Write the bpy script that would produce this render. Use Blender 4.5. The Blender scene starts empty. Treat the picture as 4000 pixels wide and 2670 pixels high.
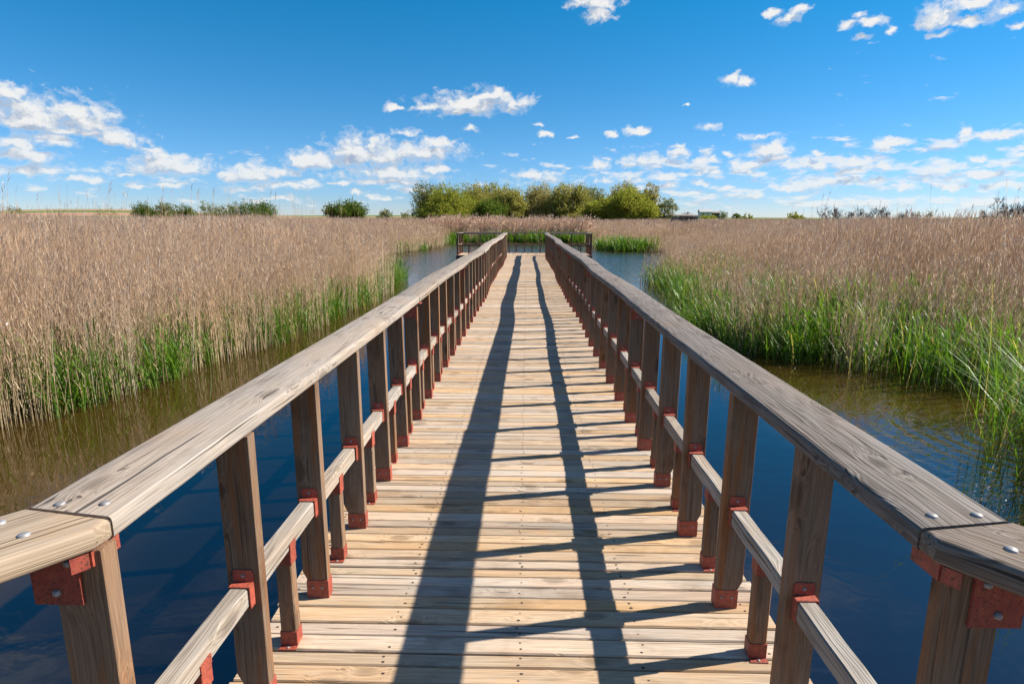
import bpy, math, random
import numpy as np
from mathutils import Vector, Matrix
random.seed(11)
R = math.radians
SC = bpy.context.scene
COL = SC.collection

# ------------------------------------------------------------------ view and helpers
FPX, PITCH, YAW, ROLL, EYE = 2300.0, math.atan(479 / 2300), R(-1.4), R(0.1), 1.62
_f = np.array([math.sin(YAW) * math.cos(PITCH), math.cos(YAW) * math.cos(PITCH), -math.sin(PITCH)])
_r = np.array([math.cos(YAW), -math.sin(YAW), 0.0])
_u = np.cross(_r, _f)
RT = math.cos(ROLL) * _r + math.sin(ROLL) * _u
UP = -math.sin(ROLL) * _r + math.cos(ROLL) * _u

def ray(px, py):                       # direction through a pixel of the 4000 x 2670 photograph
    return _f + RT * (px - 2000) / FPX - UP * (py - 1335) / FPX

def at(px, Y, z=0.0):                  # ground position seen at column px, Y metres ahead
    d = ray(px, 858); return Vector((d[0] / d[1] * Y, Y, z))

def zat(py, Y, px=2000):               # world height of image row py at distance Y
    d = ray(px, py); return EYE + d[2] / d[1] * Y

def tag(o, label=None, cat=None, group=None, kind=None):
    if label: o['label'] = label
    if cat: o['category'] = cat
    if group: o['group'] = group
    if kind: o['kind'] = kind
    return o

def empty(name, loc=(0, 0, 0), rz=0.0, **k):
    o = bpy.data.objects.new(name, None); COL.objects.link(o)
    o.location = loc; o.rotation_euler = (0, 0, rz); o.empty_display_size = .2
    return tag(o, **k)

def put(name, me, parent=None, loc=(0, 0, 0), rot=(0, 0, 0), **k):
    o = bpy.data.objects.new(name, me); COL.objects.link(o)
    if parent: o.parent = parent
    o.location = loc; o.rotation_euler = rot
    return tag(o, **k)

class MB:
    """collects shapes for ONE mesh; every vertex carries a grain coordinate (along, across, across)"""
    def __init__(s): s.v = []; s.f = []; s.g = []; s.m = []
    def loft(s, rings, mat=0, gr=None, caps=True):
        n = len(rings[0]); b = len(s.v)
        for i, rg in enumerate(rings):
            for j, p in enumerate(rg):
                s.v.append(tuple(p)); s.g.append(gr[i][j] if gr else tuple(p))
        for i in range(len(rings) - 1):
            for j in range(n):
                a = b + i * n + j; c = b + i * n + (j + 1) % n
                s.f.append((a, c, c + n, a + n)); s.m.append(mat)
        if caps:
            s.f.append(tuple(b + j for j in reversed(range(n)))); s.m.append(mat)
            e = b + (len(rings) - 1) * n
            s.f.append(tuple(e + j for j in range(n))); s.m.append(mat)
    def bar(s, p0, p1, w, h, ch=0.0, mat=0, up=(0, 0, 1), segs=1, jit=0.0, rnd=None):
        p0 = Vector(p0); p1 = Vector(p1); d = (p1 - p0); L = d.length; d.normalize()
        B = Vector(up); A = d.cross(B)
        if A.length < 1e-4: B = Vector((0, 1, 0)); A = d.cross(B)
        A.normalize(); B = A.cross(d)
        pr = rect(w, h, ch); rings = []; gr = []
        g0 = (rnd.uniform(0, 50), rnd.uniform(0, 9)) if rnd else (0, 0)
        for i in range(segs + 1):
            t = i / segs; c = p0.lerp(p1, t)
            if jit and 0 < i < segs: c = c + A * random.uniform(-jit, jit) + B * random.uniform(-jit, jit)
            rings.append([c + A * a + B * b for a, b in pr])
            gr.append([(L * t + g0[0], a + g0[1], b) for a, b in pr])
        s.loft(rings, mat, gr)
    def box(s, lo, hi, mat=0):
        (x0, y0, z0), (x1, y1, z1) = lo, hi
        s.loft([[(x0, y0, z0), (x1, y0, z0), (x1, y1, z0), (x0, y1, z0)],
                [(x0, y0, z1), (x1, y0, z1), (x1, y1, z1), (x0, y1, z1)]], mat)
    def poly(s, pts, z0, z1, mat=0):
        s.loft([[(x, y, z0) for x, y in pts], [(x, y, z1) for x, y in pts]], mat)
    def dome(s, c, nrm, r, h, mat=0, n=8):
        nrm = Vector(nrm).normalized(); A = nrm.orthogonal().normalized(); B = nrm.cross(A); c = Vector(c)
        rings = []
        for rr, hh in ((1, -.2), (1, .35), (.75, .8), (.3, 1)):
            rings.append([c + nrm * h * hh + (A * math.cos(2 * math.pi * k / n) + B * math.sin(2 * math.pi * k / n)) * r * rr for k in range(n)])
        s.loft(rings, mat)
    def tube(s, pts, rad, n=5, mat=0):
        rings = []; gr = []; L = 0
        for i, p in enumerate(pts):
            p = Vector(p); q = Vector(pts[min(i + 1, len(pts) - 1)]); o = Vector(pts[max(i - 1, 0)])
            d = (q - o).normalized(); A = d.orthogonal().normalized(); B = d.cross(A)
            if i: L += (p - Vector(pts[i - 1])).length
            rings.append([p + (A * math.cos(6.2832 * k / n) + B * math.sin(6.2832 * k / n)) * rad[i] for k in range(n)])
            gr.append([(L, math.cos(6.2832 * k / n) * rad[i], math.sin(6.2832 * k / n) * rad[i]) for k in range(n)])
        s.loft(rings, mat, gr)
    def mesh(s, name, mats, smooth=None):
        me = bpy.data.meshes.new(name); me.from_pydata(s.v, [], s.f)
        for m in (mats if isinstance(mats, (list, tuple)) else [mats]): me.materials.append(m)
        me.polygons.foreach_set('material_index', s.m)
        at_ = me.attributes.new('gco', 'FLOAT_VECTOR', 'POINT')
        at_.data.foreach_set('vector', np.array(s.g, dtype=np.float32).ravel())
        if smooth:
            me.polygons.foreach_set('use_smooth', [True] * len(s.f)); me.set_sharp_from_angle(angle=R(smooth))
        me.validate(); me.update(); return me

def rect(w, h, ch=0.0, seg=1):
    a, b = w / 2, h / 2
    if ch <= 0: return [(-a, -b), (a, -b), (a, b), (-a, b)]
    out = []
    for cx, cy, t0 in ((a - ch, -b + ch, -90), (a - ch, b - ch, 0), (-a + ch, b - ch, 90), (-a + ch, -b + ch, 180)):
        for k in range(seg + 1):
            t = R(t0 + 90 * k / seg); out.append((cx + ch * math.cos(t), cy + ch * math.sin(t)))
    return out

def np_mesh(name, V, F, mats, attrs=None, smooth=False):
    """fast mesh from numpy: V (n,3), F (m,4) quads"""
    me = bpy.data.meshes.new(name); n = len(V); m = len(F); k = F.shape[1]
    me.vertices.add(n); me.vertices.foreach_set('co', V.astype(np.float32).ravel())
    me.loops.add(m * k); me.loops.foreach_set('vertex_index', F.astype(np.int32).ravel())
    me.polygons.add(m); me.polygons.foreach_set('loop_start', np.arange(0, m * k, k, dtype=np.int32))
    for mt in mats: me.materials.append(mt)
    for an, arr in (attrs or {}).items():
        a = me.attributes.new(an, 'FLOAT', 'POINT'); a.data.foreach_set('value', arr.astype(np.float32))
    me.update(calc_edges=True); me.validate()
    if smooth: me.polygons.foreach_set('use_smooth', [True] * m)
    return me

# ------------------------------------------------------------------ materials
class NT:
    """small node-tree writer"""
    def __init__(s, tree): s.t = tree; s.n = tree.nodes; s.l = tree.links
    def add(s, typ, **k):
        nd = s.n.new(typ)
        for a, v in k.items(): setattr(nd, a, v)
        return nd
    def set(s, sock, v):
        if hasattr(v, 'is_linked') or isinstance(v, bpy.types.NodeSocket): s.l.new(v, sock)
        else: sock.default_value = v
    def math(s, op, a, b=None, c=None, clamp=False):
        nd = s.add('ShaderNodeMath', operation=op); nd.use_clamp = clamp
        for i, x in enumerate((a, b, c)):
            if x is not None: s.set(nd.inputs[i], x)
        return nd.outputs[0]
    def vm(s, op, a, b=None, c=None):
        nd = s.add('ShaderNodeVectorMath', operation=op)
        for i, x in enumerate((a, b, c)):
            if x is not None: s.set(nd.inputs[i], x)
        return nd.outputs['Value' if op in ('LENGTH', 'DOT_PRODUCT', 'DISTANCE') else 'Vector']
    def noise(s, vec, scale=1.0, detail=3.0, rough=.5, dist=0.0, out='Fac'):
        nd = s.add('ShaderNodeTexNoise'); s.l.new(vec, nd.inputs['Vector'])
        nd.inputs['Scale'].default_value = scale; nd.inputs['Detail'].default_value = detail
        nd.inputs['Roughness'].default_value = rough; nd.inputs['Distortion'].default_value = dist
        return nd.outputs[out]
    def map(s, v, a, b, c=0.0, d=1.0, smooth=False):
        nd = s.add('ShaderNodeMapRange'); nd.clamp = True
        if smooth: nd.interpolation_type = 'SMOOTHSTEP'
        s.set(nd.inputs[0], v)
        for i, x in enumerate((a, b, c, d)): s.set(nd.inputs[i + 1], x)
        return nd.outputs[0]
    def mix(s, fac, a, b, mode='MIX'):
        nd = s.add('ShaderNodeMix', data_type='RGBA', blend_type=mode)
        s.set(nd.inputs[0], fac)
        for i, x in ((6, a), (7, b)):
            s.set(nd.inputs[i], (*x, 1.0) if isinstance(x, tuple) and len(x) == 3 else x)
        return nd.outputs[2]
    def ramp(s, fac, stops):
        nd = s.add('ShaderNodeValToRGB'); el = nd.color_ramp.elements
        while len(el) < len(stops): el.new(.5)
        for e, (p, c) in zip(el, stops): e.position = p; e.color = (*c, 1)
        s.set(nd.inputs[0], fac); return nd.outputs[0]
    def attr(s, name, out='Fac'):
        return s.add('ShaderNodeAttribute', attribute_name=name).outputs[out]
    def bump(s, h, strength=.5, dist=.01):
        nd = s.add('ShaderNodeBump'); nd.inputs['Strength'].default_value = strength
        nd.inputs['Distance'].default_value = dist; s.l.new(h, nd.inputs['Height']); return nd.outputs[0]

def new_mat(name):
    m = bpy.data.materials.new(name); m.use_nodes = True
    t = NT(m.node_tree); b = m.node_tree.nodes['Principled BSDF']
    return m, t, b

def wood(name, light, dark, grey, ring=.5, crack=.5, stain=None, rough=.85, vary=.34, ct=.64, blot=0.0):
    m, t, b = new_mat(name)
    g = t.attr('gco', 'Vector'); oi = t.add('ShaderNodeObjectInfo').outputs['Random']
    isl = t.add('ShaderNodeNewGeometry').outputs['Random Per Island']
    rr = t.math('ADD', t.math('MULTIPLY', oi, 37.0), t.math('MULTIPLY', isl, 61.0))
    off = t.add('ShaderNodeCombineXYZ')
    t.l.new(rr, off.inputs[0]); t.l.new(t.math('MULTIPLY', rr, .37), off.inputs[1]); t.l.new(t.math('MULTIPLY', rr, .53), off.inputs[2])
    P = t.vm('ADD', g, off.outputs[0])
    warp = t.noise(t.vm('MULTIPLY', P, (2.5, 9.0, 9.0)), 1, 2, .5, out='Color')
    Pw = t.vm('MULTIPLY_ADD', warp, (0.0, .011, .011), P)
    # knots: the grain swirls round them
    vo = t.add('ShaderNodeTexVoronoi'); vo.inputs['Scale'].default_value = 1.0
    t.l.new(t.vm('MULTIPLY', P, (3.1, 7.5, 7.5)), vo.inputs['Vector'])
    kd = vo.outputs['Distance']
    knot = t.map(kd, .10, .24, 1, 0, True)
    kring = t.map(kd, .1, .42, 1, 0, True)
    Pk = t.vm('MULTIPLY_ADD', vo.outputs['Color'], (0, .0, .0), Pw)
    swirl = t.math('MULTIPLY', kring, .02)
    cs = t.add('ShaderNodeCombineXYZ'); t.l.new(swirl, cs.inputs[1]); t.l.new(swirl, cs.inputs[2])
    Pk = t.vm('ADD', Pk, cs.outputs[0])
    broad = t.noise(t.vm('MULTIPLY', P, (1.6, 7, 7)), 1, 3, .6)
    fine = t.noise(t.vm('MULTIPLY', Pk, (4, 190, 190)), 1, 4, .7)
    rn = t.noise(t.vm('MULTIPLY', Pk, (.55, 17, 17)), 1, 2, .5)
    rings = t.math('SINE', t.math('MULTIPLY', rn, 95.0))
    rings = t.math('MULTIPLY_ADD', rings, .5, .5)
    ck = t.noise(t.vm('MULTIPLY', Pk, (1.0, 72, 72)), 1, 3, .55)
    cracks = t.map(ck, ct, ct + .06, 0, 1, True)
    c = t.mix(t.map(fine, .3, .7), dark, light)
    c = t.mix(t.map(broad, .35, .7), c, t.mix(t.map(fine, .3, .7), tuple(x * .6 for x in grey), grey))
    rc = t.mix(t.map(rings, 0, .55, ring, 0), (1, 1, 1), (.42, .36, .30))
    c = t.mix(1.0, c, rc, 'MULTIPLY')
    if stain:
        sn = t.noise(t.vm('MULTIPLY', P, (1.4, 22, 22)), 1, 3, .6)
        so = t.map(oi, .1, .6); c = t.mix(t.math('MULTIPLY', t.map(sn, .5, .62, 0, .8), so), c, stain)
    c = t.mix(t.math('MULTIPLY', knot, .6), c, tuple(x * .45 for x in dark))
    c = t.mix(t.math('MULTIPLY', cracks, crack), c, (.035, .026, .02))
    if blot:
        bl = t.noise(t.vm('MULTIPLY', g, (2.2, 3.0, 3.0)), 1, 4, .65)
        c = t.mix(t.math('MULTIPLY', t.map(bl, .56, .72), blot), c, t.mix(1.0, c, (.50, .42, .34), 'MULTIPLY'))
        c = t.mix(t.math('MULTIPLY', t.map(bl, .42, .30), blot * .8), c, t.mix(1.0, c, (1.12, .92, .70), 'MULTIPLY'))
    va = t.math('MULTIPLY_ADD', t.math('FRACT', t.math('MULTIPLY', t.math('ADD', isl, oi), 17.31)), vary, 1 - vary / 2)
    hv = t.add('ShaderNodeHueSaturation'); t.l.new(c, hv.inputs['Color']); t.l.new(va, hv.inputs['Value'])
    t.l.new(t.math('MULTIPLY_ADD', t.math('FRACT', t.math('MULTIPLY', isl, 7.7)), .5, .75), hv.inputs['Saturation'])
    t.l.new(hv.outputs[0], b.inputs['Base Color']); b.inputs['Roughness'].default_value = rough
    b.inputs['Specular IOR Level'].default_value = .25
    hgt = t.math('SUBTRACT', t.math('ADD', t.math('MULTIPLY', fine, .5), t.math('MULTIPLY', rings, .6 * ring + .15)), t.math('MULTIPLY', cracks, 1.6))
    t.l.new(t.bump(hgt, .55, .003), b.inputs['Normal'])
    return m

M = {}
M['deck'] = wood('deck_wood', (.57, .405, .265), (.355, .24, .148), (.51, .425, .325), .27, .8, vary=.44, ct=.625, blot=.6)
M['rail'] = wood('rail_wood', (.41, .315, .225), (.26, .19, .13), (.37, .315, .26), .30, .85, ct=.61, blot=.7)
M['rail_grey'] = wood('grey_rail_wood', (.275, .22, .175), (.135, .102, .078), (.255, .222, .195), .7, .9, ct=.62, blot=.5)
M['post'] = wood('post_wood', (.285, .172, .10), (.15, .086, .048), (.255, .185, .13), .32, .6, ct=.62, blot=.8, stain=(.26, .10, .03))
M['mid'] = wood('mid_rail_wood', (.44, .36, .28), (.24, .185, .135), (.40, .37, .33), .5, .7)
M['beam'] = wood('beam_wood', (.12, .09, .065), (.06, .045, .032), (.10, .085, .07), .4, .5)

def red_paint():
    m, t, b = new_mat('red_painted_steel')
    tc = t.add('ShaderNodeTexCoord').outputs['Object']; oi = t.add('ShaderNodeObjectInfo').outputs['Random']
    P = t.vm('ADD', tc, t.vm('SCALE', (3.1, 1.7, 2.3)) if False else tc)
    n1 = t.noise(P, 22, 4, .6); n2 = t.noise(P, 85, 3, .6)
    c = t.mix(t.map(n1, .35, .7), (.31, .052, .034), (.39, .085, .045))
    c = t.mix(t.map(n2, .54, .63, 0, .9), c, (.085, .028, .018)); n3 = t.noise(t.vm('MULTIPLY', P, (60, 60, 9)), 1, 3, .6); c = t.mix(t.map(n3, .50, .66, 0, .65), c, (.16, .05, .025))
    c = t.mix(t.map(n1, .62, .75, 0, .6), c, (.38, .12, .05))
    hv = t.add('ShaderNodeHueSaturation'); t.l.new(c, hv.inputs['Color']); t.l.new(t.math('MULTIPLY_ADD', oi, .3, .85), hv.inputs['Value'])
    t.l.new(hv.outputs[0], b.inputs['Base Color']); b.inputs['Roughness'].default_value = .6
    t.l.new(t.bump(n2, .25, .002), b.inputs['Normal']); return m
M['red'] = red_paint()

def plain(name, c1, c2, scale=8, rough=.8, metal=0.0, bump=0.0):
    m, t, b = new_mat(name); tc = t.add('ShaderNodeTexCoord').outputs['Object']
    n = t.noise(tc, scale, 5, .6)
    t.l.new(t.mix(t.map(n, .3, .7), c1, c2), b.inputs['Base Color'])
    b.inputs['Roughness'].default_value = rough; b.inputs['Metallic'].default_value = metal
    if bump: t.l.new(t.bump(n, bump, .02), b.inputs['Normal'])
    return m
M['bolt'] = plain('galvanised_bolt', (.36, .37, .38), (.22, .18, .15), 60, .55, .4)
M['nail'] = plain('rusty_nail', (.06, .04, .03), (.03, .022, .018), 40, .8)
M['bark'] = plain('bark', (.075, .06, .045), (.13, .11, .085), 6, .9, 0, .4)
M['twig'] = plain('bare_twig', (.07, .054, .043), (.12, .098, .083), 3, .9)
M['white_wall'] = plain('whitewashed_wall', (.62, .60, .55), (.5, .47, .42), 2, .9)
M['roof_pale'] = plain('pale_sheet_roof', (.5, .5, .48), (.4, .38, .36), 1, .6)
M['roof_rust'] = plain('rusty_sheet_roof', (.33, .25, .2), (.2, .15, .12), 3, .8)
M['board'] = plain('grey_weathered_board', (.22, .19, .16), (.13, .11, .09), 4, .9)
M['dark'] = plain('dark_opening', (.02, .02, .022), (.035, .035, .035), 3, .4)

def foliage(name, c1, c2, tip, trans=.52):
    m = bpy.data.materials.new(name); m.use_nodes = True; t = NT(m.node_tree); t.n.clear()
    isl = t.add('ShaderNodeNewGeometry').outputs['Random Per Island']
    tc = t.add('ShaderNodeTexCoord').outputs['Object']
    n = t.noise(tc, .9, 3, .6)
    c = t.mix(isl, c1, c2); c = t.mix(t.map(n, .42, .68), c, tip)
    d = t.add('ShaderNodeBsdfDiffuse'); tr = t.add('ShaderNodeBsdfTranslucent'); mx = t.add('ShaderNodeMixShader')
    t.l.new(c, d.inputs[0]); t.l.new(c, tr.inputs[0]); mx.inputs[0].default_value = trans
    t.l.new(d.outputs[0], mx.inputs[1]); t.l.new(tr.outputs[0], mx.inputs[2])
    t.l.new(mx.outputs[0], t.add('ShaderNodeOutputMaterial').inputs[0]); return m
M['leaf_yellow'] = foliage('yellow_green_leaves', (.25, .27, .03), (.31, .33, .045), (.34, .34, .06))
M['leaf_olive'] = foliage('olive_leaves', (.29, .285, .06), (.36, .34, .085), (.39, .35, .10))
M['leaf_brown'] = foliage('brown_budding_leaves', (.33, .28, .10), (.40, .335, .13), (.38, .35, .10))
M['leaf_grey'] = foliage('grey_green_leaves', (.17, .19, .065), (.22, .235, .09), (.25, .25, .09))
M['leaf_dark'] = foliage('dark_green_leaves', (.07, .12, .015), (.12, .18, .03), (.16, .19, .03))

def reed_mat():
    m = bpy.data.materials.new('dry_reed'); m.use_nodes = True; t = NT(m.node_tree); t.n.clear()
    isl = t.add('ShaderNodeNewGeometry').outputs['Random Per Island']
    oi = t.add('ShaderNodeObjectInfo').outputs['Random']
    tone = t.attr('tone'); kind = t.attr('kind')
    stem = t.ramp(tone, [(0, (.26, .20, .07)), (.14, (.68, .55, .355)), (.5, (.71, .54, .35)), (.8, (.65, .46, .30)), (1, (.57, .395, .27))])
    leaf = t.mix(isl, (.61, .43, .27), (.75, .59, .405))
    plume = t.mix(isl, (.46, .31, .23), (.58, .43, .335))
    pale = t.math('GREATER_THAN', isl, .982)
    c = t.mix(t.math('GREATER_THAN', kind, .5), stem, leaf)
    c = t.mix(t.math('GREATER_THAN', kind, 1.5), c, plume)
    c = t.mix(t.math('GREATER_THAN', kind, 2.5), c, (.85, .82, .78))
    c = t.mix(t.math('MULTIPLY', pale, .7), c, (.75, .70, .62))
    hv = t.add('ShaderNodeHueSaturation'); t.l.new(c, hv.inputs['Color'])
    t.l.new(t.math('MULTIPLY_ADD', t.math('FRACT', t.math('MULTIPLY', isl, 13.7)), .42, .78), hv.inputs['Value'])
    t.l.new(t.math('MULTIPLY_ADD', oi, .25, .82), hv.inputs['Saturation'])
    d = t.add('ShaderNodeBsdfDiffuse'); tr = t.add('ShaderNodeBsdfTranslucent'); mx = t.add('ShaderNodeMixShader')
    t.l.new(hv.outputs[0], d.inputs[0]); t.l.new(hv.outputs[0], tr.inputs[0]); mx.inputs[0].default_value = .42
    t.l.new(d.outputs[0], mx.inputs[1]); t.l.new(tr.outputs[0], mx.inputs[2])
    t.l.new(mx.outputs[0], t.add('ShaderNodeOutputMaterial').inputs[0]); return m
M['reed'] = reed_mat(); M['pale'] = plain('pale_reed', (.70, .50, .36), (.58, .38, .25), 3, .9)

def green_mat():
    m = bpy.data.materials.new('green_reed'); m.use_nodes = True; t = NT(m.node_tree); t.n.clear()
    isl = t.add('ShaderNodeNewGeometry').outputs['Random Per Island']
    tone = t.attr('tone')
    c = t.mix(isl, (.060, .155, .010), (.15, .28, .028))
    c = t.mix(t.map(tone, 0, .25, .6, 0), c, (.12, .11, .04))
    c = t.mix(t.math('GREATER_THAN', isl, .93), c, (.40, .34, .16))
    d = t.add('ShaderNodeBsdfPrincipled'); tr = t.add('ShaderNodeBsdfTranslucent'); mx = t.add('ShaderNodeMixShader')
    d.inputs['Roughness'].default_value = .45; d.inputs['Specular IOR Level'].default_value = .4
    t.l.new(c, d.inputs[0]); t.l.new(t.mix(1.0, c, (1.3, 1.25, .6), 'MULTIPLY'), tr.inputs[0]); mx.inputs[0].default_value = .45
    t.l.new(d.outputs[0], mx.inputs[1]); t.l.new(tr.outputs[0], mx.inputs[2])
    t.l.new(mx.outputs[0], t.add('ShaderNodeOutputMaterial').inputs[0]); return m
M['green'] = green_mat()

# ------------------------------------------------------------------ camera, sun, sky
cam = bpy.data.cameras.new('camera'); co = bpy.data.objects.new('camera', cam); COL.objects.link(co)
cam.sensor_width = 36; cam.lens = FPX / 4000 * 36; cam.clip_start = .05; cam.clip_end = 20000
mw = Matrix((( RT[0], UP[0], -_f[0], 0), (RT[1], UP[1], -_f[1], 0), (RT[2], UP[2], -_f[2], EYE), (0, 0, 0, 1)))
co.matrix_world = mw; SC.camera = co

SUN_EL, SUN_AZ = R(38.4), math.atan2(1, .2037)         # azimuth from +Y towards +X
sd = Vector((math.sin(SUN_AZ) * math.cos(SUN_EL), math.cos(SUN_AZ) * math.cos(SUN_EL), math.sin(SUN_EL)))
sl = bpy.data.lights.new('sun', 'SUN'); sl.energy = 5.0; sl.angle = R(.53); sl.color = (1, .93, .83)
so = bpy.data.objects.new('sun', sl); COL.objects.link(so); so.rotation_euler = sd.to_track_quat('Z', 'Y').to_euler(); so.location = (30, 6, 30)

CLOUDS_L = [(40,440,110,55,35),(130,560,260,130,35),(380,570,170,120,50),(330,605,240,40,22),(545,640,125,40,35),(250,650,110,35,25),
 (50,660,110,50,25),(100,712,160,35,35),(120,778,250,35,25),(690,690,80,25,22),(780,722,90,25,20),(780,770,220,55,40),(380,825,130,20,14),
 (580,805,45,10,8),(630,855,60,18,12),(780,846,110,20,15),(1140,805,130,45,30),(1280,790,110,30,20),(1340,852,140,24,18),(1410,835,70,20,14),
 (1120,872,90,20,14),(1150,917,60,14,10),(1300,910,100,16,12),(1450,742,150,60,35),(1700,715,230,80,45),(1930,700,200,55,42),(1710,670,75,55,25),
 (2000,652,80,25,25),(1800,798,210,45,36),(1980,777,110,20,14),(1780,832,200,20,20),(1560,843,55,10,8),(2170,485,230,50,40),(1950,490,90,25,20),
 (2250,445,120,42,25),(2110,512,80,20,20),(2362,468,70,38,32),(1805,497,40,15,12),(1845,612,70,18,12),(2155,597,34,18,14),(1640,882,40,10,8),
 (1720,908,70,14,10),(1900,872,70,20,15)]
CLOUDS_R = [(370,15,115,60,30),(400,68,62,40,38),(1195,57,42,22,20),(1275,85,55,25,25),(1325,47,46,30,25),(1535,112,52,18,20),(1592,72,28,25,20),
 (1650,105,68,30,28),(1610,168,38,16,16),(1730,148,24,30,22),(1940,80,85,70,55),(2090,20,160,30,40),(2090,100,85,30,22),(1960,158,66,18,20),
 (2260,50,85,45,35),(2335,110,60,20,18),(1000,365,48,30,24),(1070,377,50,28,24),(580,602,56,24,20),(455,615,26,18,14),(150,620,34,15,12),
 (115,577,26,9,7),(280,630,22,6,5),(900,580,50,18,14),(1130,630,78,24,12),(1175,692,92,46,28),(1200,730,75,25,16),(1090,760,92,35,18),
 (1060,790,62,22,12),(940,785,32,14,10),(990,703,30,13,10),(630,748,165,42,26),(400,762,65,25,16),(770,706,60,24,14),(765,672,36,12,10),
 (885,740,70,20,12),(800,798,60,28,18),(690,815,90,25,14),(860,836,46,18,12),(710,855,80,16,12),(1400,752,150,35,24),(1550,752,130,35,20),
 (1700,772,150,35,20),(1600,792,150,20,12),(1405,697,36,18,14),(1850,743,44,15,10),(1740,656,76,26,26),(2180,630,180,32,24),(2080,605,30,34,20),
 (2130,726,50,16,12),(2030,770,130,25,15),(2260,757,90,30,20),(2330,705,60,14,14),(2150,802,180,22,14),(1450,838,150,28,18),(1680,826,70,25,15),
 (1270,862,100,15,12),(2010,852,110,30,20),(2230,852,130,28,20),(1810,860,60,25,18),(985,872,40,20,14),(810,890,65,18,12),(100,812,110,32,24),
 (175,827,60,22,14),(440,832,62,22,14),(255,773,22,9,7),(795,485,16,7,6)]

def build_world():
    w = bpy.data.worlds.new('World'); SC.world = w; w.use_nodes = True
    t = NT(w.node_tree); t.n.clear()
    STR, K = .062, 7.5
    sky = t.add('ShaderNodeTexSky', sky_type='NISHITA'); sky.sun_disc = False
    sky.sun_elevation = SUN_EL; sky.sun_rotation = SUN_AZ; sky.altitude = 650; sky.air_density = 1.0; sky.dust_density = 0.0; sky.ozone_density = 2.0
    d = t.add('ShaderNodeTexCoord').outputs['Generated']
    sp = t.add('ShaderNodeSeparateXYZ'); t.l.new(d, sp.inputs[0])
    az = t.math('ARCTAN2', sp.outputs[0], sp.outputs[1]); el = t.math('ARCSINE', sp.outputs[2])
    hs = t.add('ShaderNodeHueSaturation'); hs.inputs['Saturation'].default_value = 1.22; t.l.new(sky.outputs[0], hs.inputs['Color'])
    tint = t.ramp(t.map(el, 0, 1.2), [(0, (.60, .70, 1.12)), (.03, (.46, .66, 1.06)), (.125, (.36, .74, .98)), (.29, (.085, .86, 1.0)), (.45, (.24, .92, 1.08)), (1, (.62, .95, 1.05))])
    skc = t.vm('SCALE', t.mix(1.0, hs.outputs[0], tint, 'MULTIPLY')); skc.node.inputs['Scale'].default_value = 1.12
    zc = t.math('MAXIMUM', sp.outputs[2], .012)
    cz = t.add('ShaderNodeCombineXYZ'); [t.l.new(zc, cz.inputs[i]) for i in range(3)]
    lay = t.vm('DIVIDE', d, cz.outputs[0])
    W = t                                   # each patch of sky is a small node group of its own
    def patch(fill):
        nonlocal t, az, el, lay, skc
        g = bpy.data.node_groups.new('sky_patch', 'ShaderNodeTree')
        for nm, ty in (('az', 'Float'), ('el', 'Float'), ('lay', 'Vector'), ('skc', 'Color')): g.interface.new_socket(nm, in_out='INPUT', socket_type='NodeSocket' + ty)
        g.interface.new_socket('out', in_out='OUTPUT', socket_type='NodeSocketShader')
        keep = (t, az, el, lay, skc); t = NT(g); gi = t.add('NodeGroupInput'); go = t.add('NodeGroupOutput')
        az, el, lay, skc = gi.outputs[:4]; t.l.new(fill(), go.inputs[0]); t, az, el, lay, skc = keep
        nd = t.add('ShaderNodeGroup'); nd.node_tree = g
        for k, v in enumerate((az, el, lay, skc)): t.l.new(v, nd.inputs[k])
        return nd.outputs[0]
    def vec(dx, dy):
        c = t.add('ShaderNodeCombineXYZ')
        for i, v in enumerate((t.math('ADD', az, dx), t.math('ADD', el, dy), t.math('ADD', el, dy))): t.l.new(v, c.inputs[i])
        return c.outputs[0]
    def azel(px, py):
        v = ray(px, py); v = v / np.linalg.norm(v); return math.atan2(v[0], v[1]), math.asin(v[2])
    lst = []
    for x, y, hw, up, dn in CLOUDS_L + [(c[0] + 2349, *c[1:]) for c in CLOUDS_R]:
        px, py = x * .8515, y * .8515
        a0, e0 = azel(px, py); a1, _ = azel(px + hw * .8515, py); _, e1 = azel(px, py - up * .8515); _, e2 = azel(px, py + dn * .8515)
        bg_ = 1.06 if up >= 35 else 1.0; lst.append((a0, e0, 1 / (a1 - a0) / bg_, 1 / (e1 - e0) / bg_, 1 / (e0 - e2) / bg_, up))
    def field(P, items):
        cur = None
        for a0, e0, sx, su, sdn, _ in items:
            q = t.vm('MULTIPLY_ADD', P, (sx, su, -sdn), (-a0 * sx, -e0 * su, e0 * sdn))
            q = t.vm('MAXIMUM', q, (-99, 0, 0))
            L = t.vm('LENGTH', q)
            cur = L if cur is None else t.math('SMOOTH_MIN', cur, L, .3)
        return cur
    def bumps(P):
        Q = t.vm('MULTIPLY', P, (1, 1.4, 0))
        n = t.noise(Q, 30, 8, .68); v = t.add('ShaderNodeTexVoronoi', feature='SMOOTH_F1'); v.inputs['Scale'].default_value = 70
        v.inputs['Smoothness'].default_value = .5
        t.l.new(t.vm('MULTIPLY_ADD', t.noise(Q, 60, 3, .6, out='Color'), (.02, .02, 0), Q), v.inputs['Vector'])
        return t.math('ADD', t.math('MULTIPLY_ADD', n, 3.0, -1.43), t.math('MULTIPLY_ADD', v.outputs['Distance'], -.75, .34))
    def finish(al, shade):
        al = t.math('MULTIPLY', al, t.map(el, .0, .018))
        al = t.math('MULTIPLY', al, t.map(el, .02, .14, .82, .98))
        cc = t.mix(shade, (.46 * K, .53 * K, .66 * K), (1.0 * K, 1.0 * K, .985 * K))
        bg = t.add('ShaderNodeBackground'); bg.inputs[1].default_value = STR; t.l.new(t.mix(al, skc, cc), bg.inputs[0])
        return bg.outputs[0]
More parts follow.
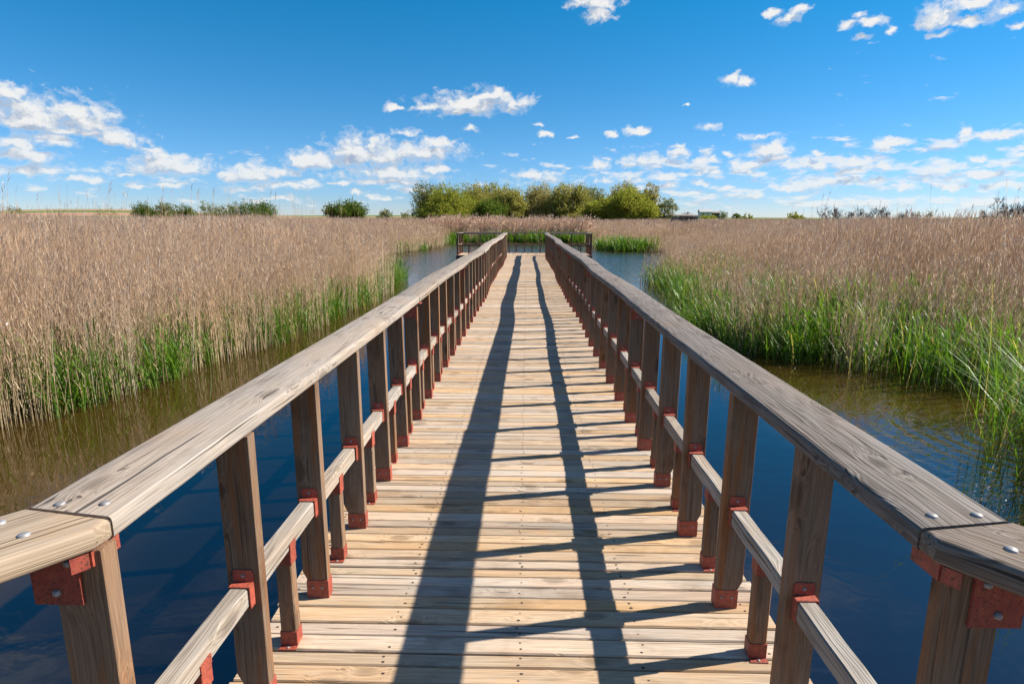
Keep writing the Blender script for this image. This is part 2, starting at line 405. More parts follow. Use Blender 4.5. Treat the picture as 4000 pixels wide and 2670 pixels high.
    # scattered cumulus overhead and behind the view, on a cloud layer seen in perspective
    def elsewhere():
        n = t.noise(t.vm('MULTIPLY', lay, (.75, .75, 0)), 1, 6, .55)
        hid = t.math('MULTIPLY', t.math('SUBTRACT', n, .50), 4.0)
        return finish(t.math('MULTIPLY', t.map(hid, 0, 1, 0, 1, True), .85), t.map(hid, 0, 1.4, 1, .55))
    def leaf(items, low):
        wp = t.vm('MULTIPLY_ADD', t.noise(vec(0, 0), 42, 3, .6, out='Color'), (.026, .020, .020), (-.013, -.010, -.010)); sw = t.add('ShaderNodeSeparateXYZ'); t.l.new(wp, sw.inputs[0])
        cw = t.add('ShaderNodeCombineXYZ'); [t.l.new(sw.outputs[i], cw.inputs[k]) for k, i in enumerate((0, 1, 1))]
        P = t.vm('ADD', vec(0, 0), cw.outputs[0]); P2 = t.vm('ADD', vec(.0055, .013), cw.outputs[0]); den = None; shade = None
        if items: b1 = bumps(P)
        if items:
            den = t.math('ADD', t.math('SUBTRACT', 1.0, field(P, items)), b1)
            den2 = t.math('ADD', t.math('SUBTRACT', 1.0, field(P2, items)), bumps(P2))
            shade = t.map(t.math('MULTIPLY_ADD', t.math('SUBTRACT', den, den2), .90, .52), .0, .95, 0, 1)
            thick = t.map(den, .0, .7); shade = t.math('MAXIMUM', shade, t.math('SUBTRACT', .95, t.math('MULTIPLY', thick, 1.2)))
            al = t.map(den, -.30, .80, 0, 1, True)
        if low:
            thr = t.map(az, -.25, .35, .575, .47)
            ln = t.noise(t.vm('MULTIPLY', vec(0, 0), (20, 66, 0)), 1, 7, .62)
            ln2 = t.noise(t.vm('MULTIPLY', vec(.006, .008), (20, 66, 0)), 1, 5, .6)
            band = t.math('MULTIPLY', t.map(el, .004, .02), t.map(el, .085, .135, 1, 0))
            ld = t.map(t.math('MULTIPLY_ADD', t.math('SUBTRACT', ln, thr), 6.0, t.math('MULTIPLY_ADD', band, 1.0, -1.0)), -.1, .8, 0, .88, True)
            ls = t.map(t.math('SUBTRACT', ln, ln2), -.10, .06, .25, 1)
            if items: shade = t.add('ShaderNodeMix').outputs[0] if False else t.math('ADD', t.math('MULTIPLY', shade, t.map(al, 0, .3)), t.math('MULTIPLY', ls, t.map(al, 0, .3, 1, 0)))
            if items: al = t.math('MAXIMUM', al, ld)
            else: al = ld; shade = ls
        if not items and not low: al = 0.0; shade = 1.0
        return finish(al, shade)
    def hit(c, a0, a1, e0, e1, m=1.9):
        a, e, sx, su, sdn, _ = c
        return a + m / sx > a0 and a - m / sx < a1 and e + m / su > e0 and e - m / sdn < e1
    def split(a0, a1, e0, e1, depth):
        it = [c for c in lst if hit(c, a0, a1, e0, e1)]
        if depth == 0 or len(it) <= 9: return patch(lambda: leaf(it, e0 < .12))
        mx = t.add('ShaderNodeMixShader')
        if depth % 3 == 2:
            es = sorted(c[1] for c in it); em = es[len(es) // 2] + .01; em = min(max(em, e0 + .03), e1 - .03)
            f = t.math('GREATER_THAN', el, em); lo = split(a0, a1, e0, em, depth - 1); hi = split(a0, a1, em, e1, depth - 1)
        else:
            as_ = sorted(c[0] for c in it); am = as_[len(as_) // 2]; am = min(max(am, a0 + .05), a1 - .05)
            f = t.math('GREATER_THAN', az, am); lo = split(a0, am, e0, e1, depth - 1); hi = split(am, a1, e0, e1, depth - 1)
        t.l.new(f, mx.inputs[0]); t.l.new(lo, mx.inputs[1]); t.l.new(hi, mx.inputs[2]); return mx.outputs[0]
    out = t.math('MAXIMUM', t.math('GREATER_THAN', el, .50), t.math('GREATER_THAN', t.math('ABSOLUTE', az), .95))
    mx = t.add('ShaderNodeMixShader'); t.l.new(out, mx.inputs[0])
    t.l.new(split(-.95, .95, 0, .5, 5), mx.inputs[1]); t.l.new(patch(elsewhere), mx.inputs[2])
    t.l.new(mx.outputs[0], t.add('ShaderNodeOutputWorld').inputs[0])
    w.cycles.sampling_method = 'MANUAL'; w.cycles.sample_map_resolution = 512
build_world()

SC.view_settings.view_transform = 'Standard'; SC.view_settings.look = 'None'; SC.view_settings.exposure = .95
SC.cycles.use_denoising = True
SC.cycles.use_adaptive_sampling = True; SC.cycles.adaptive_threshold = .015
SC.cycles.max_bounces = 6; SC.cycles.diffuse_bounces = 3; SC.cycles.glossy_bounces = 3; SC.cycles.transmission_bounces = 4
SC.cycles.caustics_reflective = False; SC.cycles.caustics_refractive = False

# ------------------------------------------------------------------ ground and water
WZ = -.5
def ground():
    n_r, n_a = 90, 160
    rad = np.concatenate([np.linspace(0, 60, 14), np.geomspace(66, 6000, n_r - 14)])
    ang = np.linspace(0, 2 * np.pi, n_a, endpoint=False)
    RR, AA = np.meshgrid(rad, ang, indexing='ij')
    X = RR * np.sin(AA); Y = RR * np.cos(AA)
    az = (np.degrees(AA) + 180) % 360 - 180
    rise = np.clip((RR - 170) / 1500, 0, 1) ** 1.15
    top = 13 + 8 * np.exp(-((az + 34) / 9.0) ** 2) + 3 * np.sin(az * .13 + 1) + 1.5 * np.sin(az * .31) - 5 * np.exp(-((az - 25) / 12.0) ** 2)
    Z = np.where(RR < 78, -.62, -.42) + rise * top
    V = np.stack([X, Y, Z], -1).reshape(-1, 3)
    F = []
    for i in range(n_r - 1):
        a = np.arange(n_a); b = (a + 1) % n_a
        F.append(np.stack([i * n_a + a, (i + 1) * n_a + a, (i + 1) * n_a + b, i * n_a + b], -1))
    F = np.concatenate(F)[:, ::-1]
    m, t, b = new_mat('marsh_and_fields')
    g = t.add('ShaderNodeNewGeometry').outputs['Position']
    dist = t.vm('LENGTH', g)
    n1 = t.noise(t.vm('MULTIPLY', g, (.004, .0035, 0)), 1, 2, .5); n2 = t.noise(g, .6, 5, .6)
    mud = t.mix(n2, (.045, .034, .02), (.10, .075, .045))
    dry = t.mix(n2, (.30, .21, .14), (.22, .15, .10))
    vo = t.add('ShaderNodeTexVoronoi'); vo.inputs['Scale'].default_value = 1; t.l.new(t.vm('MULTIPLY', g, (.0035, .0026, 0)), vo.inputs['Vector'])
    sp = t.add('ShaderNodeSeparateColor'); t.l.new(vo.outputs['Color'], sp.inputs[0])
    fld = t.ramp(sp.outputs[0], [(0, (.09, .15, .035)), (.45, (.14, .19, .05)), (.55, (.36, .21, .13)), (.8, (.40, .24, .15)), (1, (.22, .20, .08))])
    c = t.mix(t.map(dist, 70, 95), mud, dry); c = t.mix(t.map(dist, 210, 260), c, fld)
    t.l.new(c, b.inputs['Base Color']); b.inputs['Roughness'].default_value = .95; b.inputs['Specular IOR Level'].default_value = .1
    put('ground', np_mesh('ground', V, F, [m], smooth=True), kind='structure')
ground()

def water():
    m, t, b = new_mat('marsh_water')
    g = t.add('ShaderNodeNewGeometry').outputs['Position']
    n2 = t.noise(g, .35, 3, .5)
    # peaty water: amber near reeds also paints their reflection; dark strip hides railing shadows
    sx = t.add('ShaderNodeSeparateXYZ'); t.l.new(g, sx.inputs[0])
    reed_amber = t.math('MULTIPLY', t.map(t.math('ABSOLUTE', t.math('ADD', sx.outputs[0], t.math('MULTIPLY_ADD', n2, 1.2, -.6))), 2.3, 3.9, 0, 1, True), t.map(sx.outputs[1], 17, 27, 1, .25))
    t.l.new(t.mix(reed_amber, t.mix(n2, (.0062, .0038, .0014), (.0035, .0026, .0014)), t.mix(n2, (.048, .026, .0048), (.030, .020, .005))), b.inputs['Base Color'])
    t.l.new(t.map(t.vm('LENGTH', g), 14, 34, .015, .12), b.inputs['Roughness'])
    b.inputs['IOR'].default_value = 1.95
    w1 = t.noise(t.vm('MULTIPLY', g, (2.3, 3.4, 1)), 1, 3, .5, .6)
    w2 = t.noise(t.vm('MULTIPLY', g, (9, 12, 1)), 1, 2, .5, .3)
    far = t.map(t.vm('LENGTH', g), 13, 32, 0, 3.4)
    calm = t.noise(g, .22, 2, .5)
    amp = t.math('ADD', t.math('MULTIPLY', far, 1.0), t.map(calm, .35, .7, .16, .6))
    # rings spreading from the reeds at the right
    dv = t.vm('SUBTRACT', g, (5.2, 5.6, 0)); dv = t.vm('MULTIPLY', dv, (1, 1, 0)); rr = t.vm('LENGTH', dv)
    ring = t.math('MULTIPLY', t.math('SINE', t.math('MULTIPLY', t.math('ADD', rr, t.math('MULTIPLY', w1, .25)), 34.0)), t.map(rr, .4, 3.0, .8, 0))
    h = t.math('ADD', t.math('MULTIPLY', w1, 1.0), t.math('MULTIPLY', w2, .18))
    h = t.math('ADD', t.math('MULTIPLY', h, amp), t.math('MULTIPLY', ring, .22))
    t.l.new(t.bump(h, .5, .022), b.inputs['Normal'])
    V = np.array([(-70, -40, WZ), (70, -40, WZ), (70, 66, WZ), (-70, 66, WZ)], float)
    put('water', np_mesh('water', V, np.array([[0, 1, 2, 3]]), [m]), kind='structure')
water()

# ------------------------------------------------------------------ the boardwalk
XL, XR, PY0, PS, NPOST = -.911, .871, 2.27, .585, 43
YEND = 27.25
def wob(side, y):                     # the rails wander a little
    a = .9 if side < 0 else 2.3
    k = min(1.0, max(.4, (y - 2) / 7)); return k * (.018 * math.sin(y * .62 + a) + .012 * math.sin(y * 1.45 + a * 3)), k * (.007 * math.sin(y * .8 + a * 2) + .004 * math.sin(y * 2.1 + a))

bw = empty('boardwalk', (-.02, 12.5, 0), label='long narrow plank boardwalk running out over the water', cat='boardwalk')
def deck_mesh(x0, x1, y0, y1, along_x, name):
    mb = MB(); rn = random.Random(5); y = y0
    lo, hi = (y0, y1) if along_x else (x0, x1); y = lo
    while y < hi - .03:
        w = min(rn.uniform(.068, .096), hi - y); gap = rn.choice([.006, .007, .007, .008, .009, .014])
        dz = rn.uniform(-.002, .002); tl = rn.uniform(-.003, .003); sk = rn.uniform(-.004, .004)
        a0 = (x0 if along_x else y0) + rn.uniform(-.012, .012); a1 = (x1 if along_x else y1) + rn.uniform(-.012, .012)
        pr = [(-w / 2 + gap / 2, -.034), (w / 2 - gap / 2, -.034), (w / 2 - gap / 2, -.006), (w / 2 - gap / 2 - .004, 0), (-w / 2 + gap / 2 + .004, 0), (-w / 2 + gap / 2, -.006)]
        rings = []; gr = []; g0 = rn.uniform(0, 40)
        for i in range(9):
            t = i / 8; a = a0 + (a1 - a0) * t; wv = rn.uniform(-.0012, .0012) + sk * (t - .5)
            rg = []
            for p, q in pr:
                c = y + w / 2 + p + wv; z = q + dz + tl * (t - .5) + (p * .02)
                rg.append((a, c, z) if along_x else (c, a, z))
            rings.append(rg); gr.append([(a - a0 + g0, p + w * 3, q) for p, q in pr])
        if not along_x: rings = [list(reversed(r_)) for r_ in rings]; gr = [list(reversed(r_)) for r_ in gr]
        mb.loft(rings, 0, gr)
        if along_x:
            for nx in (-.98, -.5, .0, .47, .95):
                for q in (.3, .7) if rn.random() < .6 else (.5,):
                    cx = nx + rn.uniform(-.012, .012); cy = y + w * q + rn.uniform(-.006, .006); r = rn.uniform(.0035, .006)
                    mb.loft([[(cx + r * 1.3 * math.cos(k * 1.0472), cy + r * math.sin(k * 1.0472), dz + (.0005 if s_ else -.01)) for k in range(6)] for s_ in (0, 1)], 1)
        y += w
    return mb.mesh(name, [M['deck'], M['nail']])
org = Vector((-.02, 12.5, 0))
dm = deck_mesh(-1.05 + .02, 1.03 + .02, -2.5 - 12.5, YEND - 12.5, True, 'boardwalk_deck')
put('deck', dm, bw)
for sx in (-1, 1):
    mb = MB(); mb.bar((sx * .93, -2.4 - 12.5, -.125), (sx * .93, YEND - 12.55, -.125), .09, .17, .006, rnd=random)
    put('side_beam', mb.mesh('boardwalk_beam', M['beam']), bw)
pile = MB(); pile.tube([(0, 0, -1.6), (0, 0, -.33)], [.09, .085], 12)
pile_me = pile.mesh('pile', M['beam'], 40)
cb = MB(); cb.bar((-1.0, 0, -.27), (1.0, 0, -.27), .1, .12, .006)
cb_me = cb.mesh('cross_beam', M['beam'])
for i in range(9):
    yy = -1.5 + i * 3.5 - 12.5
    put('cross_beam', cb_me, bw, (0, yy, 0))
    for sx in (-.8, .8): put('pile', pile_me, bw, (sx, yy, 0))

# ---- railing pieces, shared meshes (s = -1 left railing, +1 right: chamfer on the outer side)
def post_mesh(s, v):
    mb = MB(); rn = random.Random(v * 7 + s); w, d = .107, .045
    out = s * w / 2; inn = -s * w / 2
    pts = [(inn, .012), (inn + s * .088, .012), (inn + s * .088, .088), (out, .128), (out, .968), (inn, .968)]
    if s < 0: pts = pts[::-1]
    # loft along Y with a small edge chamfer
    def ring(y, k): return [(x * (1 - k * .03), y, z + (k * .0015 if z < .05 else -k * .0015)) for x, z in pts]
    ys = [(0, 1), (.003, 0), (d - .003, 0), (d, 1)]
    rings = [ring(y, k) for y, k in ys]; g0 = rn.uniform(0, 30)
    mb.loft(rings[::-1], 0, [[(z + g0, x, yy + v) for x, yy, z in rg] for rg in rings][::-1])
    return mb.mesh('post', M['post'])
def shoe_mesh(s):
    mb = MB(); t = .003; x0, x1 = sorted((-s * .0565, s * .0375)); d = .045
    mb.bar(((x0 + x1) / 2, -t, .043), ((x0 + x1) / 2, d + t, .043), x1 - x0, .086, .002)
    for bx in (-.021, .021): mb.dome(((x0 + x1) / 2 + bx, -t, .052), (0, -1, 0), .006, .004, 1)
    return mb.mesh('foot_bracket', [M['red'], M['bolt']])
def hanger_mesh():
    mb = MB(); d = .045
    for y0, yd in ((0, -1), (d, 1)):
        p = [(-.033, .392), (.033, .392), (.033, .506), (.028, .516), (-.028, .516), (-.033, .506)]
        a, b_ = sorted((y0 + yd * .0005, y0 + yd * .004))
        mb.loft([[(x, a, z) for x, z in p], [(x, b_, z) for x, z in p]][::-1], 0)
        a, b_ = sorted((y0 + yd * .004, y0 + yd * .034))
        mb.box((-.034, a, .400), (-.0305, b_, .472)); mb.box((.0305, a, .400), (.034, b_, .472))
        mb.box((-.034, a, .4705), (.034, b_, .474)); mb.box((-.034, a, .398), (.034, b_, .4015))
        mb.dome((0, y0 + yd * .004, .495), (0, yd, 0), .0065, .005, 1)
    return mb.mesh('rail_bracket', [M['red'], M['bolt']])
def mid_mesh(v):
    mb = MB(); L = PS - .047
    mb.bar((0, 0, .436), (0, L, .436), .059, .066, .005, segs=6, jit=.0012, rnd=random.Random(v))
    return mb.mesh('mid_rail', M['mid'])
def bal_mesh(v):
    mb = MB(); mb.bar((0, 0, .01), (0, 0, .402), .06, .048, .004, up=(0, 1, 0), rnd=random.Random(v + 40))
    return mb.mesh('baluster', M['post'])
def bal_foot():
    mb = MB(); mb.bar((0, 0, .0035), (0, 0, .062), .066, .054, .002, up=(0, 1, 0)); mb.box((-.033, -.05, .0005), (.033, -.026, .0035))
    mb.dome((0, -.04, .0035), (0, 0, 1), .006, .004, 1)
    return mb.mesh('foot_bracket', [M['red'], M['bolt']])
def bal_top():
    mb = MB(); mb.bar((0, 0, .345), (0, 0, .401), .066, .054, .002, up=(0, 1, 0))
    mb.box((-.034, -.027, .4005), (-.0305, .027, .43)); mb.box((.0305, -.027, .4005), (.034, .027, .43))
    return mb.mesh('top_bracket', [M['red'], M['bolt']])
POST = {s: [post_mesh(s, v) for v in range(4)] for s in (-1, 1)}
SHOE = {s: shoe_mesh(s) for s in (-1, 1)}
HANG = hanger_mesh(); MID = [mid_mesh(v) for v in range(4)]; BAL = [bal_mesh(v) for v in range(3)]; BFOOT = bal_foot(); BTOP = bal_top()

RW, RH, RZ = .205, .05, .995           # handrail width, thickness, mid height
def plate_mesh(s, big=True):           # joint plate on the near face of a post, under the handrail
    mb = MB()
    mb.box((-.055, -.0065, .855), (.055, -.0005, .967)); 
    for bx, bz in ((-.03, .945), (.03, .945), (0, .875)): mb.dome((bx, -.0065, bz), (0, -1, 0), .0085, .007, 1, 6)
    mb.box((-.085, -.0065, .962), (.085, .06, .9695))
    return mb.mesh('joint_plate', [M['red'], M['bolt']])
PLATE = plate_mesh(1)

def handrail_mesh(s, y0, y1, mat, near_cut=False, xc=0.0, yb=0.0, seed=0):
    """board between y0 and y1 following the wander; near_cut mitres the first end"""
    mb = MB(); rn = random.Random(seed); pr = rect(RW, RH, .011, 3); n = max(2, int((y1 - y0) / .12))
    rings = []; gr = []; ox, oz = rn.uniform(-.006, .006), rn.uniform(-.003, .003); g0 = rn.uniform(0, 60)
    for i in range(n + 1):
        y = y0 + (y1 - y0) * i / n; wx, wz = wob(s, y); f = min(1, (y - 1.0) / 2)
        wx *= f; wz *= f; e = rn.uniform(-.0015, .0015); rg = []; gg = []
        for a, b_ in pr:
            yy = y
            if near_cut and i == 0: yy = y + s * a * .17 + .0175
            rg.append((xc + a + wx + ox * f + (e if a > 0 else -e), yy - yb, RZ + b_ + wz + oz * f)); gg.append((y + g0, a, b_))
        rings.append([p for p in rg][::-1]); gr.append(gg[::-1])
    mb.loft(rings, 0, gr)
    return mb.mesh('handrail', mat, 35)

def railing(s):
    xc = XL if s < 0 else XR; rxc = (-.953 if s < 0 else .888) - xc
    y_0 = PY0 - 2 * PS
    lab = ('left walkway railing of weathered brown posts with a pale tan handrail' if s < 0 else
           'right walkway railing of weathered brown posts with a grey cracked handrail')
    rt = empty('walkway_railing', (xc, y_0, 0), label=lab, cat='railing', group='wooden railings along the boardwalk')
    rn = random.Random(3 + s); ys = []
    for k in range(-2, NPOST):
        y = PY0 + k * PS + (rn.uniform(-.008, .008) if k > 0 else 0) - (.05 if k == -2 else 0) - (.02 if s > 0 else 0)
        if y > YEND - .05: break
        wx, wz = wob(s, y); wx *= min(1, max(0, (y - 1) / 2))
        ys.append((k, y, wx))
    for i, (k, y, wx) in enumerate(ys):
        p = put('post', POST[s][rn.randrange(4)], rt, (wx, y - y_0, 0), (R(rn.uniform(-.7, .7)), R(rn.uniform(-.45, .45)), R(rn.uniform(-2, 2))))
        put('foot_bracket', SHOE[s], p); put('rail_bracket', HANG, p)
        if k >= 4 and (k - 4) % 6 == 0: put('joint_plate', PLATE, p)
        if i + 1 < len(ys):
            y2, wx2 = ys[i + 1][1:]; L = (y2 - y - .047)
            m_ = put('mid_rail', MID[rn.randrange(4)], rt, (wx, y - y_0 + .046, 0), (0, 0, -math.atan2(wx2 - wx, PS)))
            m_.scale = (1, L / (PS - .047), 1)
            b = put('baluster', BAL[rn.randrange(3)], rt, ((wx + wx2) / 2 + (0 if s < 0 else .012), (y + y2 + .045) / 2 - y_0, 0), (0, 0, R(rn.uniform(-1.5, 1.5))))
            put('foot_bracket', BFOOT, b); put('top_bracket', BTOP, b)
    # handrail boards, jointed over every sixth post
    mat = M['rail'] if s < 0 else M['rail_grey']
    seam_y = 1.092
    js = [seam_y] + [PY0 + k * PS + .022 for k in range(4, NPOST, 6)] + [YEND + .06]
    js = [j for j in js if j < YEND - 1] + [YEND + .06]
    bolts = []
    for i in range(len(js) - 1):
        me = handrail_mesh(s, js[i] + (.002 if i else 0), js[i + 1] - .002, mat, i == 0, rxc, y_0, 20 + i + s)
        h = put('handrail', me, rt)
        if i == 0:
            for bx, by in ((-.045, .05), (.05, .055)):
                mb = MB(); mb.dome((rxc + bx, js[0] + by - y_0, RZ + RH / 2), (0, 0, 1), .011, .0055, 0, 12)
                put('bolt', mb.mesh('bolt', M['bolt'], 60), h)
    # splayed end board, mitred to the handrail
    mb = MB(); rn2 = random.Random(9 + s)
    B = Vector((s * .1025 + rxc, 1.128 - y_0, 0)); S = Vector((-s * .1025 + rxc, 1.0905 - y_0, 0)); C = Vector((-s * .0985 + rxc, 1.045 - y_0, 0))
    d2 = Vector((s * .62, -.785, 0)).normalized(); pp = Vector((-s * .785, -.62, 0)).normalized()
    w_tot = (C - B).dot(pp); ws = (S - B).dot(pp)
    F_ = B + pp * w_tot + d2 * .85; K_ = B + d2 * .85; g0 = rn2.uniform(0, 20)
    plan = [q + d2 * .003 for q in (B, S)] + [C, F_, K_]; cen = sum(plan, Vector()) / 5
    if s > 0: plan = plan[::-1]
    def inset(k):
        n_ = len(plan); out = []
        for a in range(n_):
            e1 = (plan[a] - plan[a - 1]).normalized(); e2 = (plan[(a + 1) % n_] - plan[a]).normalized()
            n1 = Vector((-e1.y, e1.x, 0)); n2 = Vector((-e2.y, e2.x, 0))
            if n1.dot(cen - plan[a]) < 0: n1 = -n1
            if n2.dot(cen - plan[a]) < 0: n2 = -n2
            out.append(plan[a] + (n1 + n2) * (k / (1 + n1.dot(n2))))
        return out
    rings = []; gr = []
    for z, k in ((-.025, .008), (-.021, .003), (-.015, 0), (.013, 0), (.0195, .0025), (.0235, .0065), (.025, .011)):
        ps = inset(k); rings.append([(q.x, q.y, RZ + z + .001) for q in ps]); gr.append([((q - B).dot(d2) + g0, (q - B).dot(pp), z) for q in ps])
    rings = [r_[::-1] for r_ in rings]; gr = [g_[::-1] for g_ in gr]
    mb.loft(rings, 0, gr)
    h = put('end_handrail', mb.mesh('end_handrail', mat, 35), rt)
    for a, t_ in ((.045, .055), (.14, .035)):
        q = B + pp * a + d2 * t_; mb = MB(); mb.dome((q.x, q.y, RZ + RH / 2 + .001), (0, 0, 1), .011, .0055, 0, 12)
        put('bolt', mb.mesh('bolt', M['bolt'], 60), h)
    # corner plate under the mitre
    mb = MB(); py = ys[0][1] - y_0; cx = s * .036
    mb.box((cx - .05, py - .0075, .85), (cx + .05, py - .001, .967))
    for bx, bz in ((-.028, .944), (.032, .944), (.0, .878)): mb.dome((cx + bx, py - .0075, bz), (0, -1, 0), .0085, .008, 1, 6)
    o_ = Vector((s * .014, .0, .952)); e0 = S + o_ + Vector((0, .03, 0)); e1 = C + o_
    mb.bar(e0, e1, .005, .034); mb.bar(e1 + d2 * .003, e1 + d2 * .035, .005, .034)
    put('corner_plate', mb.mesh('corner_plate', [M['red'], M['bolt']]), rt)
    # outer post of the splay
    q = B + pp * (w_tot / 2) + d2 * .8
    mb = MB(); mb.bar((q.x, q.y, -1.5), (q.x, q.y, .969), .1, .05, .004, up=(0, 1, 0))
    put('post', mb.mesh('post', M['post']), rt)
railing(-1); railing(1)

# ---- viewing platform at the far end
PX0, PX1, PYF, PYB = -3.27, 3.02, YEND + .02, 29.5
pf = empty('viewing_platform', (-.12, 28.4, 0), label='square-ended wooden viewing platform at the far end of the boardwalk', cat='platform')
put('deck', deck_mesh(PX0 + .12, PX1 + .12, PYF - 28.4, PYB - 28.4, False, 'platform_deck'), pf)
for y in (PYF + .05, PYB - .05):
    mb = MB(); mb.bar((PX0 + .14, y - 28.4, -.14), (PX1 + .10, y - 28.4, -.14), .08, .2, .005); put('edge_beam', mb.mesh('edge_beam', M['beam']), pf)
for x in (PX0 + .2, -1.2, 1.0, PX1 - .2):
    for y in (PYF + .12, PYB - .12): put('pile', pile_me, pf, (x + .12, y - 28.4, .08))
pr_ = empty('platform_railing', (-.12, 28.4, 0), label='railing round the viewing platform with open gaps between thin posts', cat='railing', group='wooden railings along the boardwalk')
def prun(p, q, n):
    p = Vector(p) - Vector((-.12, 28.4)); q = Vector(q) - Vector((-.12, 28.4)); d = q - p; L = d.length; a = math.atan2(-d.x, d.y)
    mb = MB(); mb.bar((p.x, p.y, .972), (q.x, q.y, .972), .15, .045, .01, rnd=random); put('handrail', mb.mesh('handrail', M['rail_grey']), pr_)
    mb = MB(); mb.bar((p.x, p.y, .44), (q.x, q.y, .44), .05, .06, .004, rnd=random); put('mid_rail', mb.mesh('mid_rail', M['post']), pr_)
    for i in range(n + 1):
        c = p.lerp(q, i / n); o = put('post', POST[1][i % 4], pr_, (c.x, c.y, 0), (0, 0, a)); o.scale = (.8, 1, .985)
        put('foot_bracket', SHOE[1], o)
        if i < n:
            c = p.lerp(q, (i + .5) / n); o = put('baluster', BAL[i % 3], pr_, (c.x, c.y, 0), (0, 0, a)); put('foot_bracket', BFOOT, o)
prun((PX0 + .08, PYF + .1), (-1.13, PYF + .1), 2); prun((1.09, PYF + .1), (PX1 - .08, PYF + .1), 2)
prun((PX0 + .08, PYF + .2), (PX0 + .08, PYB - .16), 2); prun((PX1 - .08, PYF + .2), (PX1 - .08, PYB - .16), 2)
prun((PX0 + .08, PYB - .08), (PX1 - .08, PYB - .08), 8)

# ------------------------------------------------------------------ reeds
def strands(P, Wd, side, tube=False):
    """P (N,S,3), Wd (N,S), side (N,3) -> verts, quads"""
    N, S = P.shape[:2]; k = 3 if tube else 2
    if tube:
        ang = np.array([0, 2.0944, 4.18879]); off = np.stack([np.cos(ang), np.sin(ang), 0 * ang], -1)
        V = P[:, :, None, :] + Wd[:, :, None, None] * .5 * off[None, None]
    else:
        V = P[:, :, None, :] + Wd[:, :, None, None] * .5 * np.stack([side, -side], 1)[:, None]
    idx = np.arange(N * S * k).reshape(N, S, k); F = []
    for j in range(k if tube else 1):
        a = idx[:, :-1, j]; b = idx[:, :-1, (j + 1) % k]; c = idx[:, 1:, (j + 1) % k]; d = idx[:, 1:, j]
        F.append(np.stack([a, b, c, d], -1).reshape(-1, 4))
    return V.reshape(-1, 3), np.concatenate(F)

class Acc:
    def __init__(s): s.V = []; s.F = []; s.T = []; s.K = []; s.n = 0
    def add(s, V, F, tone, kind):
        s.V.append(V); s.F.append(F + s.n); s.T.append(tone); s.K.append(np.full(len(V), float(kind))); s.n += len(V)
    def mesh(s, name, mat):
        return np_mesh(name, np.concatenate(s.V), np.concatenate(s.F), [mat], {'tone': np.concatenate(s.T), 'kind': np.concatenate(s.K)})

